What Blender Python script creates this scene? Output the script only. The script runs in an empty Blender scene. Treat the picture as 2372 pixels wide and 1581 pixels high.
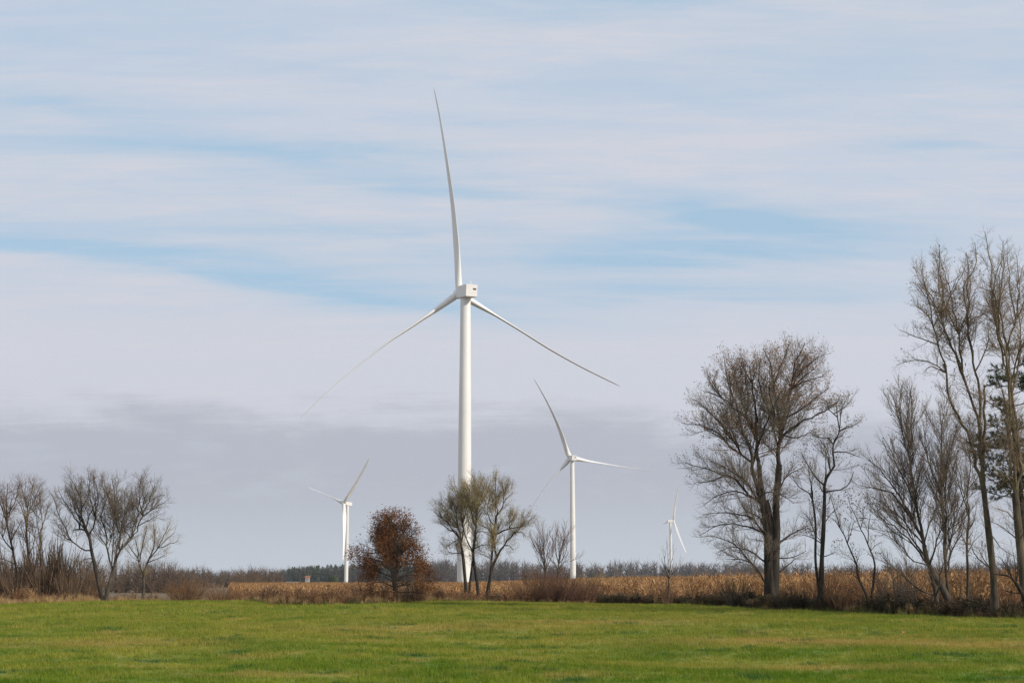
import bpy, math
import numpy as np
from mathutils import Vector

rng = np.random.default_rng(7)
S = bpy.context.scene
COL = S.collection
R = math.radians

# ------------------------------------------------------------------ camera
W_PX, H_PX, F_PX = 2372.0, 1581.0, 2372.0 * 50 / 36
PITCH = R(9.42)
EYE = np.array([0.0, 0.0, 1.6])
cam_d = bpy.data.cameras.new('camera')
cam = bpy.data.objects.new('camera', cam_d)
COL.objects.link(cam)
cam_d.lens = 50
cam_d.sensor_width = 36
cam_d.clip_start = 0.1
cam_d.clip_end = 20000
cam.location = EYE
cam.rotation_euler = (R(90) + PITCH, 0, 0)
S.camera = cam

# ------------------------------------------------------------------ light
SUN_AZ = 120.0      # degrees clockwise from +Y (the view direction): behind the viewer's shoulder
SUN_EL = 30.0
w = bpy.data.worlds.new('World')
S.world = w
w.use_nodes = True
S.view_settings.view_transform = 'Standard'
S.view_settings.look = 'None'
S.view_settings.exposure = 0
S.view_settings.gamma = 1
S.view_settings.use_curve_mapping = False
S.render.engine = 'CYCLES'
S.cycles.use_denoising = True
S.cycles.denoising_prefilter = 'NONE'

sd = bpy.data.lights.new('sun', 'SUN')
sd.energy = 4.0
sd.angle = R(0.9)
sd.color = (1.0, 0.93, 0.82)
sun = bpy.data.objects.new('sun', sd)
COL.objects.link(sun)
sdir = Vector((math.sin(R(SUN_AZ)) * math.cos(R(SUN_EL)), math.cos(R(SUN_AZ)) * math.cos(R(SUN_EL)), math.sin(R(SUN_EL))))
sun.rotation_euler = sdir.to_track_quat('Z', 'Y').to_euler()
sun.location = sdir * 300


class NT:
    """small helper round a node tree"""
    def __init__(s, tree):
        s.t = tree
        s.n = tree.nodes
        s.l = tree.links

    def put(s, sock, v):
        if isinstance(v, bpy.types.NodeSocket):
            s.l.new(v, sock)
        elif v is not None:
            if hasattr(sock.default_value, '__len__') and len(sock.default_value) == 4 and len(v) == 3:
                v = (*v, 1)
            sock.default_value = v

    def math(s, op, a, b=None, c=None, clamp=False):
        n = s.n.new('ShaderNodeMath')
        n.operation = op
        n.use_clamp = clamp
        for i, v in enumerate((a, b, c)):
            if v is not None:
                s.put(n.inputs[i], v)
        return n.outputs[0]

    def mix(s, f, a, b, mode='MIX'):
        n = s.n.new('ShaderNodeMix')
        n.data_type = 'RGBA'
        n.blend_type = mode
        s.put(n.inputs[0], f)
        s.put(n.inputs[6], a)
        s.put(n.inputs[7], b)
        return n.outputs[2]

    def noise(s, vec, scale, detail=4, rough=0.55, dist=0.0):
        n = s.n.new('ShaderNodeTexNoise')
        s.put(n.inputs['Vector'], vec)
        n.inputs['Scale'].default_value = scale
        n.inputs['Detail'].default_value = detail
        n.inputs['Roughness'].default_value = rough
        n.inputs['Distortion'].default_value = dist
        return n.outputs['Fac']

    def ss(s, v, a, b, lo=0.0, hi=1.0):
        n = s.n.new('ShaderNodeMapRange')
        n.interpolation_type = 'SMOOTHSTEP'
        s.put(n.inputs[0], v)
        n.inputs[1].default_value = a
        n.inputs[2].default_value = b
        n.inputs[3].default_value = lo
        n.inputs[4].default_value = hi
        return n.outputs[0]

    def vec(s, x, y, z):
        n = s.n.new('ShaderNodeCombineXYZ')
        s.put(n.inputs[0], x)
        s.put(n.inputs[1], y)
        s.put(n.inputs[2], z)
        return n.outputs[0]


def build_sky():
    q = NT(w.node_tree)
    q.n.clear()
    out = q.n.new('ShaderNodeOutputWorld')
    bg = q.n.new('ShaderNodeBackground')
    bg.inputs['Strength'].default_value = 0.1
    q.l.new(bg.outputs[0], out.inputs[0])
    sky = q.n.new('ShaderNodeTexSky')
    sky.sky_type = 'NISHITA'
    sky.sun_disc = False
    sky.sun_elevation = R(SUN_EL)
    sky.sun_rotation = R(SUN_AZ)
    sky.air_density = 1.0
    sky.dust_density = 0.6
    tc = q.n.new('ShaderNodeTexCoord')
    sep = q.n.new('ShaderNodeSeparateXYZ')
    q.l.new(tc.outputs['Generated'], sep.inputs[0])
    x, y, z = sep.outputs
    az = q.math('MULTIPLY', q.math('ARCTAN2', x, y), 57.2958)
    el = q.math('MULTIPLY', q.math('ARCSINE', z), 57.2958)
    # the cloud sheet lies on a plane overhead: direction projected on to it
    zz = q.math('ADD', q.math('MAXIMUM', z, 0.0), 0.10)
    px = q.math('DIVIDE', x, zz)
    py = q.math('DIVIDE', y, zz)
    plane = q.vec(px, py, 0.0)
    n_big = q.noise(q.vec(q.math('MULTIPLY', px, 0.35), q.math('ADD', py, q.math('MULTIPLY', px, 0.12)), 1.3), 0.9, 5, 0.55, 0.6)
    n_mid = q.noise(q.vec(q.math('MULTIPLY', px, 0.45), q.math('ADD', q.math('MULTIPLY', py, 1.6), q.math('MULTIPLY', px, -0.15)), 4.7), 2.2, 6, 0.6, 0.8)
    n_fine = q.noise(q.vec(q.math('MULTIPLY', px, 0.6), q.math('MULTIPLY', py, 2.4), 9.1), 6.0, 5, 0.65, 0.5)
    wob = q.math('MULTIPLY', q.math('SUBTRACT', n_big, 0.5), 1.3)
    wob2 = q.math('MULTIPLY', q.math('SUBTRACT', n_mid, 0.5), 1.5)
    elw = q.math('ADD', el, q.math('ADD', wob, wob2))

    def streak(a0, e0, slope, ha, he_up, he_dn, amp):
        """a long gap in the cloud, centre a0/e0 in degrees"""
        da = q.math('SUBTRACT', az, a0)
        de = q.math('SUBTRACT', q.math('SUBTRACT', elw, e0), q.math('MULTIPLY', da, slope))
        up = q.math('DIVIDE', q.math('MAXIMUM', de, 0.0), he_up)
        dn = q.math('DIVIDE', q.math('MINIMUM', de, 0.0), he_dn)
        g = q.math('ADD', q.math('MULTIPLY', up, up), q.math('MULTIPLY', dn, dn))
        a = q.math('DIVIDE', da, ha)
        g = q.math('ADD', g, q.math('MULTIPLY', a, a))
        return q.math('MULTIPLY', q.math('EXPONENT', q.math('MULTIPLY', g, -1.0)), amp)

    gaps = None
    for args in ((-18.0, 12.6, -0.02, 6.0, 0.50, 0.50, 0.70),
                 (-8.1, 11.5, -0.10, 7.5, 0.85, 0.45, 0.95),
                 (6.5, 11.6, -0.03, 8.0, 0.35, 0.35, 0.60),
                 (7.4, 12.9, -0.01, 8.0, 0.90, 0.60, 0.80),
                 (9.0, 14.4, -0.13, 4.5, 0.55, 0.45, 0.90),
                 (-9.3, 16.9, -0.02, 9.0, 0.50, 0.50, 0.50),
                 (-4.0, 15.7, -0.02, 4.5, 0.35, 0.35, 0.38),
                 (0.0, 17.8, -0.03, 7.0, 0.50, 0.50, 0.30),
                 (15.5, 16.5, 0.04, 4.0, 0.50, 0.50, 0.36),
                 (-18.5, 18.2, -0.02, 4.0, 0.60, 0.50, 0.45),
                 (-7.5, 13.8, 0.02, 9.0, 0.35, 0.35, 0.38),
                 (-14.0, 20.2, -0.03, 7.0, 0.80, 0.70, 0.20),
                 (5.0, 23.2, 0.03, 9.0, 0.80, 0.80, 0.40)):
        s = streak(*args)
        gaps = s if gaps is None else q.math('ADD', gaps, s)
    gen = q.math('MULTIPLY', q.ss(n_big, 0.50, 0.75), q.ss(el, 24.0, 36.0, 0.0, 0.6))
    gaps = q.math('ADD', gaps, gen)
    tex = q.math('ADD', q.math('MULTIPLY', q.math('SUBTRACT', n_mid, 0.5), 1.5), q.math('MULTIPLY', q.math('SUBTRACT', n_fine, 0.5), 1.3))
    gaps = q.math('MULTIPLY', gaps, q.math('ADD', 1.0, tex))
    veil = q.math('MULTIPLY', q.ss(q.math('ADD', n_mid, q.math('MULTIPLY', n_fine, 0.45)), 0.58, 0.92), 0.36)
    thin = q.math('ADD', gaps, q.math('MULTIPLY', veil, q.ss(el, 7.0, 15.0)), clamp=True)
    # cloud colour: bright sheet above, greyer lavender bank low down
    white = (6.5, 6.6, 7.25)
    cool = (5.6, 6.3, 7.5)
    bank = (4.65, 4.92, 5.7)
    low = (5.75, 6.25, 6.9)
    n_wisp = q.noise(q.vec(q.math('MULTIPLY', px, 0.55), q.math('ADD', q.math('MULTIPLY', py, 2.6), q.math('MULTIPLY', px, 0.2)), 5.5), 11.0, 7, 0.68, 0.7)
    cf = q.math('ADD', q.math('ADD', q.math('MULTIPLY', n_fine, 0.45), n_big), q.math('MULTIPLY', q.math('SUBTRACT', n_wisp, 0.5), 0.5))
    cl = q.mix(q.math('MULTIPLY', q.ss(cf, 0.50, 0.90), q.ss(el, 8.0, 16.0, 0.25, 0.9)), white, cool)
    eb = q.math('ADD', el, q.math('ADD', q.math('MULTIPLY', wob, 0.8), q.math('MULTIPLY', q.math('SUBTRACT', n_fine, 0.5), 1.6)))
    n_edge = q.noise(q.vec(q.math('MULTIPLY', az, 0.16), q.math('MULTIPLY', el, 0.55), 2.2), 1.0, 6, 0.62, 0.3)
    eb = q.math('ADD', q.math('ADD', eb, q.math('MULTIPLY', q.math('SUBTRACT', n_edge, 0.5), 3.8)), q.ss(az, 2.0, 12.0, 0.0, 0.7))
    cl = q.mix(q.ss(eb, 5.5, 7.5, 0.95, 0.0), cl, bank)
    cl = q.mix(q.math('MULTIPLY', q.ss(n_edge, 0.52, 0.68), q.ss(el, 4.5, 7.5, 0.35, 0.0)), cl, low)
    cl = q.mix(q.ss(el, 0.3, 4.2, 0.9, 0.0), cl, low)
    blue = q.mix(0.85, sky.outputs[0], (4.0, 5.95, 7.75))
    col = q.mix(q.math('MULTIPLY', thin, 0.95), cl, blue)
    q.l.new(col, bg.inputs['Color'])


build_sky()


# ------------------------------------------------------------------ geometry helpers
def rays(u, v):
    u = np.asarray(u, float)
    v = np.asarray(v, float)
    dx = (u - W_PX / 2) / F_PX
    dy = (H_PX / 2 - v) / F_PX
    c, s = math.cos(PITCH), math.sin(PITCH)
    return np.stack([dx, c - dy * s, s + dy * c], -1)


def at(u, v, Y):
    """the point at ground distance Y seen in the direction u, v"""
    d = rays(u, v)
    t = np.asarray(Y, float) / d[..., 1]
    return EYE + d * t[..., None]


def sstep(x, a, b):
    t = np.clip((np.asarray(x, float) - a) / (b - a), 0, 1)
    return t * t * (3 - 2 * t)


def ground_z(x, y):
    x = np.asarray(x, float)
    y = np.asarray(y, float)
    a = x / np.maximum(y, 20.0)
    side = 1 - sstep(a, -0.06, 0.10)
    dip = np.interp(y, [0, 98, 130, 400, 1450, 4000, 9000], [0, 0, -1.15, -1.95, -3.9, -6, -6])
    dip_r = np.interp(y, [0, 84, 100, 300, 1450, 4000, 9000], [0, 0, -0.33, -0.6, -1.8, -6, -6])
    und = 0.05 * np.sin(x * 0.21 + 1.0) * np.sin(y * 0.13) + 0.03 * np.sin(x * 0.55 + y * 0.31)
    return dip * side + dip_r * (1 - side) + und * sstep(y, 8, 25) * (1 - sstep(y, 60, 95))


EDGE_PX = [(-420, 1410), (0, 1400), (163, 1394), (357, 1388), (523, 1387), (585, 1393), (653, 1403), (806, 1401), (1061, 1391), (1205, 1390),
           (1358, 1391), (1560, 1398), (1772, 1411), (2078, 1420), (2372, 1432), (2700, 1450)]
_e = np.array([(e[0], e[1]) for e in EDGE_PX], float)
_d = rays(_e[:, 0], _e[:, 1])
_t = (0.0 - EYE[2]) / _d[:, 2]
EDGE = EYE + _d * _t[:, None]


def edge_y(x):
    """where the mown field ends"""
    xs = EDGE[:, 0]
    o = np.argsort(xs)
    return np.interp(x, xs[o], EDGE[o, 1]) + 0.5 * np.sin(np.asarray(x) * 0.9) + 0.25 * np.sin(np.asarray(x) * 2.3 + 1)


class MB:
    """collects vertices and faces as arrays, links them as one mesh"""
    def __init__(s):
        s.v, s.f4, s.f3, s.n = [], [], [], 0

    def add(s, v, f4=None, f3=None):
        v = np.asarray(v, float).reshape(-1, 3)
        if f4 is not None and len(f4):
            s.f4.append(np.asarray(f4, np.int64).reshape(-1, 4) + s.n)
        if f3 is not None and len(f3):
            s.f3.append(np.asarray(f3, np.int64).reshape(-1, 3) + s.n)
        s.v.append(v)
        s.n += len(v)
        return s

    def tubes(s, P, Rd, k, tip=False):
        """P (N,S,3) polylines, Rd (N,S) radii, k sides"""
        N, n, _ = P.shape
        if N == 0:
            return s
        T = np.gradient(P, axis=1)
        T /= np.linalg.norm(T, axis=2, keepdims=True) + 1e-9
        ref = np.zeros_like(T)
        m = np.abs(T[:, :1, 2]) > 0.75
        ref[..., 0] = np.where(m, 1.0, 0.0)
        ref[..., 2] = np.where(m, 0.0, 1.0)
        A = np.cross(T, ref)
        A /= np.linalg.norm(A, axis=2, keepdims=True) + 1e-9
        B = np.cross(T, A)
        ang = np.arange(k) * 2 * math.pi / k
        V = P[:, :, None, :] + Rd[:, :, None, None] * (A[:, :, None, :] * np.cos(ang)[None, None, :, None] + B[:, :, None, :] * np.sin(ang)[None, None, :, None])
        base = (np.arange(N) * n * k)[:, None, None]
        nq = n - 2 if tip else n - 1
        ring = np.arange(nq)[None, :, None] * k
        j = np.arange(k)[None, None, :]
        a = base + ring + j
        b = base + ring + (j + 1) % k
        f4 = np.stack([a, b, b + k, a + k], -1).reshape(-1, 4)
        f3 = None
        if tip:
            a = (base[:, 0] + (n - 2) * k + np.arange(k)[None, :])
            b = (base[:, 0] + (n - 2) * k + (np.arange(k)[None, :] + 1) % k)
            c = np.broadcast_to(base[:, 0] + (n - 1) * k, a.shape)
            f3 = np.stack([a, b, c], -1).reshape(-1, 3)
        return s.add(V.reshape(-1, 3), f4, f3)

    def box(s, c, size, rot=None, taper=1.0):
        v = np.array([(x, y, z) for z in (-.5, .5) for y in (-.5, .5) for x in (-.5, .5)]) * np.asarray(size, float)
        v[4:, :2] *= taper
        if rot is not None:
            v = v @ np.asarray(rot).T
        return s.add(v + np.asarray(c, float), [(0, 2, 3, 1), (4, 5, 7, 6), (0, 1, 5, 4), (2, 6, 7, 3), (0, 4, 6, 2), (1, 3, 7, 5)])

    def build(s, name, mat, parent=None, smooth=True, origin=None):
        V = np.concatenate(s.v)
        if origin is not None:
            V = V - np.asarray(origin)
        me = bpy.data.meshes.new(name)
        f4 = np.concatenate(s.f4) if s.f4 else np.zeros((0, 4), np.int64)
        f3 = np.concatenate(s.f3) if s.f3 else np.zeros((0, 3), np.int64)
        me.vertices.add(len(V))
        me.vertices.foreach_set('co', V.astype(np.float32).ravel())
        me.loops.add(f4.size + f3.size)
        me.loops.foreach_set('vertex_index', np.concatenate([f4.ravel(), f3.ravel()]).astype(np.int32))
        me.polygons.add(len(f4) + len(f3))
        st = np.concatenate([np.arange(len(f4)) * 4, len(f4) * 4 + np.arange(len(f3)) * 3]).astype(np.int32)
        me.polygons.foreach_set('loop_start', st)
        me.polygons.foreach_set('use_smooth', np.full(len(st), smooth))
        me.update(calc_edges=True)
        me.materials.append(mat)
        o = bpy.data.objects.new(name, me)
        COL.objects.link(o)
        if parent is not None:
            o.parent = parent
        return o


def tag(o, label=None, cat=None, group=None, kind=None):
    for k, v in (('label', label), ('category', cat), ('group', group), ('kind', kind)):
        if v:
            o[k] = v
    return o


def empty(name, loc, label, cat, group=None):
    o = bpy.data.objects.new(name, None)
    COL.objects.link(o)
    o.location = loc
    o.empty_display_size = 0.3
    return tag(o, label, cat, group)


# ------------------------------------------------------------------ materials
def mat(name, cols, scale=1.0, rough=0.8, trans=0.0, spread=(0.3, 0.7), per=0.0, bump=0.0, detail=5, stretch=None, spec=0.3):
    """noise-mixed colours; per = brightness change from one copy to the next"""
    m = bpy.data.materials.new(name)
    m.use_nodes = True
    q = NT(m.node_tree)
    q.n.clear()
    out = q.n.new('ShaderNodeOutputMaterial')
    p = q.n.new('ShaderNodeBsdfPrincipled')
    p.inputs['Roughness'].default_value = rough
    p.inputs['Specular IOR Level'].default_value = spec
    g = q.n.new('ShaderNodeNewGeometry')
    pos = g.outputs['Position']
    if stretch:
        mp = q.n.new('ShaderNodeMapping')
        mp.inputs['Scale'].default_value = stretch
        q.l.new(pos, mp.inputs['Vector'])
        pos = mp.outputs[0]
    f = q.noise(pos, scale, detail)
    col = cols[0]
    for i, c in enumerate(cols[1:]):
        a = spread[0] + (spread[1] - spread[0]) * i / (len(cols) - 1)
        b = spread[0] + (spread[1] - spread[0]) * (i + 1) / (len(cols) - 1)
        col = q.mix(q.ss(f, a, b), col, c)
    if per:
        oi = q.n.new('ShaderNodeObjectInfo')
        k = q.ss(oi.outputs['Random'], 0.0, 1.0, 1 - per, 1 + per)
        col = q.mix(1.0, col, q.vec(k, k, k), 'MULTIPLY')
    if isinstance(col, tuple):
        p.inputs['Base Color'].default_value = (*col, 1)
    else:
        q.l.new(col, p.inputs['Base Color'])
    if bump:
        bn = q.n.new('ShaderNodeBump')
        bn.inputs['Strength'].default_value = bump
        bn.inputs['Distance'].default_value = 0.03
        q.l.new(f, bn.inputs['Height'])
        q.l.new(bn.outputs[0], p.inputs['Normal'])
    sh = p.outputs[0]
    if trans:
        t = q.n.new('ShaderNodeBsdfTranslucent')
        if isinstance(col, tuple):
            t.inputs[0].default_value = (*col, 1)
        else:
            q.l.new(col, t.inputs[0])
        mx = q.n.new('ShaderNodeMixShader')
        mx.inputs[0].default_value = trans
        q.l.new(sh, mx.inputs[1])
        q.l.new(t.outputs[0], mx.inputs[2])
        sh = mx.outputs[0]
    q.l.new(sh, out.inputs[0])
    return m


def grass_mat(name, trans, gain):
    """field grass: large worn patches, yellow and tan areas, dark lush clumps, by world position"""
    m = bpy.data.materials.new(name)
    m.use_nodes = True
    q = NT(m.node_tree)
    q.n.clear()
    out = q.n.new('ShaderNodeOutputMaterial')
    p = q.n.new('ShaderNodeBsdfPrincipled')
    p.inputs['Roughness'].default_value = 0.7
    p.inputs['Specular IOR Level'].default_value = 0.06
    g = q.n.new('ShaderNodeNewGeometry')
    pos = g.outputs['Position']
    n1 = q.noise(pos, 0.10, 4, 0.55, 0.4)
    n2 = q.noise(pos, 0.42, 5, 0.6, 0.3)
    n3 = q.noise(pos, 2.6, 4, 0.6)
    n4 = q.noise(pos, 14.0, 3, 0.6)
    G = lambda *c: tuple(k * gain for k in c)
    sp = q.n.new('ShaderNodeSeparateXYZ')
    q.l.new(pos, sp.inputs[0])
    # lusher towards the road, thinner and yellower further out
    far = q.ss(q.math('ADD', sp.outputs[1], q.math('MULTIPLY', q.math('SUBTRACT', n1, 0.5), 34.0)), 24.0, 40.0)
    lush = q.mix(q.ss(n2, 0.35, 0.65), G(0.086, 0.160, 0.011), G(0.170, 0.222, 0.021))
    worn_g = q.mix(q.ss(n2, 0.35, 0.65), G(0.140, 0.188, 0.020), G(0.240, 0.250, 0.040))
    col = q.mix(far, lush, worn_g)
    col = q.mix(q.math('MULTIPLY', q.ss(q.math('ADD', n1, q.math('MULTIPLY', n2, 0.5)), 0.70, 0.92), 0.6), col, G(0.31, 0.275, 0.050))
    # worn tan patches
    def worn(x0, y0, slope, hx, hy):
        dx = q.math('SUBTRACT', sp.outputs[0], x0)
        dy = q.math('DIVIDE', q.math('SUBTRACT', q.math('SUBTRACT', sp.outputs[1], y0), q.math('MULTIPLY', dx, slope)), hy)
        dx = q.math('DIVIDE', dx, hx)
        g2 = q.math('ADD', q.math('MULTIPLY', dx, dx), q.math('MULTIPLY', dy, dy))
        return q.math('EXPONENT', q.math('MULTIPLY', g2, -1.0))
    wn = q.math('MULTIPLY', worn(7.6, 37.0, -0.08, 3.6, 2.2), 1.15)
    for a in ((12.6, 34.0, -0.2, 2.8, 2.2), (5.6, 26.6, 0.0, 2.6, 0.7), (-9.6, 35.0, 0.1, 2.6, 1.8), (-3.5, 46.0, 0.05, 5.0, 2.6), (3.0, 52.0, 0.0, 5.0, 2.4), (-4.0, 24.4, 0.0, 1.6, 0.6)):
        wn = q.math('ADD', wn, q.math('MULTIPLY', worn(*a), 0.75))
    wn = q.math('MULTIPLY', wn, q.ss(n3, 0.25, 0.6, 0.35, 1.0), clamp=True)
    wn = q.math('MAXIMUM', wn, q.math('MULTIPLY', q.ss(q.noise(pos, 0.33, 5, 0.65), 0.55, 0.68), 0.7))
    col = q.mix(q.math('MULTIPLY', wn, 0.85), col, G(0.44, 0.285, 0.10))
    n5 = q.noise(pos, 1.15, 4, 0.6, 0.3)
    col = q.mix(q.math('MULTIPLY', q.ss(n5, 0.52, 0.70), 0.55), col, G(0.33, 0.265, 0.070))
    # lush clumps, bluish green
    col = q.mix(q.math('MULTIPLY', q.ss(q.noise(pos, 0.62, 3, 0.5), 0.60, 0.66), 0.85), col, G(0.035, 0.105, 0.028))
    col = q.mix(q.math('MULTIPLY', q.ss(n3, 0.50, 0.72), 0.6), col, G(0.06, 0.115, 0.016))
    col = q.mix(q.math('MULTIPLY', q.ss(n4, 0.53, 0.73), 0.5), col, G(0.30, 0.29, 0.06))
    q.l.new(col, p.inputs['Base Color'])
    sh = p.outputs[0]
    if trans:
        t = q.n.new('ShaderNodeBsdfTranslucent')
        q.l.new(col, t.inputs[0])
        mx = q.n.new('ShaderNodeMixShader')
        mx.inputs[0].default_value = trans
        q.l.new(sh, mx.inputs[1])
        q.l.new(t.outputs[0], mx.inputs[2])
        sh = mx.outputs[0]
    q.l.new(sh, out.inputs[0])
    return m


M = {}
M['white'] = mat('white_turbine_paint', [(0.74, 0.725, 0.685), (0.68, 0.67, 0.64)], 0.25, 0.42, spread=(0.35, 0.75), stretch=(1, 1, 0.2), spec=0.4)
M['nacelle'] = mat('nacelle_shell', [(0.72, 0.695, 0.66), (0.67, 0.65, 0.62)], 0.6, 0.45, spread=(0.35, 0.75))
M['vent'] = mat('dark_vent', [(0.02, 0.02, 0.022)], 1, 0.6)
M['seam'] = mat('flange_steel', [(0.55, 0.55, 0.54)], 1, 0.5)
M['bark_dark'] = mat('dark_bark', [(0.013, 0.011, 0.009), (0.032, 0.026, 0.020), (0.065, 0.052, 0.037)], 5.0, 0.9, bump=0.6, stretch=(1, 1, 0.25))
M['bark_grey'] = mat('grey_bark', [(0.030, 0.024, 0.019), (0.065, 0.053, 0.040), (0.115, 0.095, 0.070)], 5.0, 0.9, bump=0.6, stretch=(1, 1, 0.25))
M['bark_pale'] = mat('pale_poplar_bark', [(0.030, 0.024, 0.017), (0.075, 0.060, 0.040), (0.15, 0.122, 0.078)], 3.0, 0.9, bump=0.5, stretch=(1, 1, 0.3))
M['bark_sunlit'] = mat('sunlit_poplar_bark', [(0.050, 0.039, 0.025), (0.115, 0.090, 0.055), (0.21, 0.168, 0.10)], 3.0, 0.9, bump=0.5)  # lighter copy of the poplar bark for limbs, sunlight put into the colour
M['bark_yellow'] = mat('lichened_bark', [(0.06, 0.045, 0.028), (0.15, 0.115, 0.06), (0.22, 0.17, 0.08)], 3.0, 0.9, bump=0.5)
M['twig_dark'] = mat('dark_twigs', [(0.045, 0.036, 0.029), (0.10, 0.078, 0.058)], 1.5, 0.9)
M['twig_grey'] = mat('grey_twigs', [(0.095, 0.074, 0.056), (0.19, 0.150, 0.110)], 1.5, 0.9)
M['twig_warm'] = mat('warm_brown_twigs', [(0.095, 0.062, 0.040), (0.19, 0.125, 0.075)], 1.2, 0.9)
M['twig_red'] = mat('reddish_twigs', [(0.085, 0.046, 0.030), (0.17, 0.088, 0.052)], 1.2, 0.9)
M['twig_russet'] = mat('russet_twigs', [(0.12, 0.062, 0.034), (0.25, 0.138, 0.068)], 1.2, 0.9)
M['twig_tan'] = mat('tan_poplar_twigs', [(0.13, 0.092, 0.058), (0.26, 0.188, 0.118)], 1.2, 0.9)
M['twig_olive'] = mat('olive_willow_twigs', [(0.145, 0.108, 0.048), (0.30, 0.235, 0.105)], 1.2, 0.9)
M['leaf_rust'] = mat('rust_oak_leaves', [(0.080, 0.033, 0.013), (0.185, 0.076, 0.026), (0.285, 0.128, 0.042)], 1.1, 0.75, trans=0.3)
M['leaf_orange'] = mat('orange_maple_leaves', [(0.22, 0.10, 0.04), (0.36, 0.18, 0.07)], 1.5, 0.75, trans=0.35)
M['leaf_olive'] = mat('olive_leaves', [(0.10, 0.095, 0.035), (0.18, 0.15, 0.055)], 1.5, 0.75, trans=0.35)
M['leaf_brown'] = mat('brown_dead_leaves', [(0.075, 0.040, 0.024), (0.16, 0.085, 0.045)], 1.5, 0.8, trans=0.25)
M['needle'] = mat('pine_needles', [(0.028, 0.048, 0.017), (0.066, 0.098, 0.033)], 0.9, 0.7, trans=0.15)
M['needle_far'] = mat('far_pine_needles', [(0.018, 0.034, 0.018), (0.045, 0.066, 0.030)], 0.08, 0.8)
M['wood_far'] = mat('far_bare_wood', [(0.045, 0.037, 0.034), (0.078, 0.060, 0.050), (0.125, 0.082, 0.052)], 0.03, 0.9)
M['wood_mid'] = mat('bare_thicket', [(0.070, 0.048, 0.035), (0.14, 0.094, 0.062)], 0.08, 0.9)
M['wood_dark'] = mat('dark_thicket', [(0.040, 0.030, 0.027), (0.085, 0.062, 0.052)], 0.08, 0.9)
M['soil'] = mat('stubble_soil', [(0.085, 0.060, 0.036), (0.15, 0.105, 0.055), (0.12, 0.10, 0.045)], 0.6, 0.95)
M['corn'] = mat('dry_corn', [(0.15, 0.065, 0.026), (0.40, 0.22, 0.09), (0.58, 0.38, 0.185)], 1.9, 0.8, trans=0.25, per=0.45, spread=(0.34, 0.66))
M['straw'] = mat('dry_straw_grass', [(0.30, 0.19, 0.085), (0.46, 0.32, 0.15)], 0.7, 0.85, trans=0.25, per=0.3)
M['weed_brown'] = mat('brown_dead_weeds', [(0.075, 0.036, 0.022), (0.20, 0.105, 0.052), (0.36, 0.22, 0.10)], 0.5, 0.85, trans=0.2, per=0.35)
M['weed_dark'] = mat('dark_weeds', [(0.040, 0.034, 0.018), (0.105, 0.070, 0.036)], 0.6, 0.85, trans=0.2, per=0.3)
M['weed_green'] = mat('olive_green_weeds', [(0.07, 0.085, 0.025), (0.15, 0.145, 0.045)], 0.6, 0.85, trans=0.25, per=0.3)
M['lawn'] = grass_mat('mown_field', 0.0, 0.85)
M['blade'] = grass_mat('grass_blades', 0.35, 1.1)

# ------------------------------------------------------------------ ground
def build_ground():
    ys = np.concatenate([np.linspace(-60, 60, 25), np.linspace(64, 160, 40), np.linspace(170, 500, 30), np.geomspace(520, 3200, 24)])
    t = np.linspace(-1, 1, 121)
    Yg, Tg = np.meshgrid(ys, t, indexing='ij')
    half = 60 + 0.65 * np.maximum(Yg, 0)
    X = Tg * half
    Z = ground_z(X, Yg) - 0.03 * (1 - sstep(Yg, 100, 130))
    n, m = X.shape
    i = (np.arange(n - 1)[:, None] * m + np.arange(m - 1)[None, :])
    f = np.stack([i, i + 1, i + m + 1, i + m], -1).reshape(-1, 4)
    o = MB().add(np.stack([X, Yg, Z], -1), f).build('ground', M['soil'])
    tag(o, kind='structure')
    # the mown field in front
    xs = np.linspace(-60, 60, 141)
    k = np.linspace(0, 1, 60)
    K, X = np.meshgrid(k, xs, indexing='ij')
    e = edge_y(X)
    Yg = -30 + K * (e + 0.4 + 30)
    Z = ground_z(X, Yg) + 0.004
    n, m = X.shape
    i = (np.arange(n - 1)[:, None] * m + np.arange(m - 1)[None, :])
    f = np.stack([i, i + 1, i + m + 1, i + m], -1).reshape(-1, 4)
    o = MB().add(np.stack([X, Yg, Z], -1), f).build('mown_field', M['lawn'])
    tag(o, kind='structure')


build_ground()


# ------------------------------------------------------------------ scattered stuff (geometry nodes)
def blades(n, spread, h, wd, lean, seed, seg=2, droop=0.0):
    """a tuft of n tapering bent blades"""
    g = np.random.default_rng(seed)
    mb = MB()
    for _ in range(n):
        a = g.uniform(0, 2 * math.pi)
        r = spread * math.sqrt(g.uniform())
        b = np.array([r * math.cos(a), r * math.sin(a), -0.01])
        a2 = g.uniform(0, 2 * math.pi)
        d = np.array([math.cos(a2), math.sin(a2), 0]) * lean * g.uniform(0.2, 1)
        s = np.array([-math.sin(a2 + g.uniform(-1, 1)), math.cos(a2), 0.0])
        hh = h * g.uniform(0.55, 1.1)
        pts = []
        for k in range(seg + 1):
            t = k / seg
            c = b + np.array([0, 0, hh * (t - droop * t * t)]) + d * hh * t * t
            ww = wd * (1 - t) * g.uniform(0.9, 1.1)
            if k < seg:
                pts += [c - s * ww / 2, c + s * ww / 2]
            else:
                pts.append(c)
        f4 = [(2 * k, 2 * k + 1, 2 * k + 3, 2 * k + 2) for k in range(seg - 1)]
        f3 = [(2 * seg - 2, 2 * seg - 1, 2 * seg)]
        mb.add(pts, f4, f3)
    return mb


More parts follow.
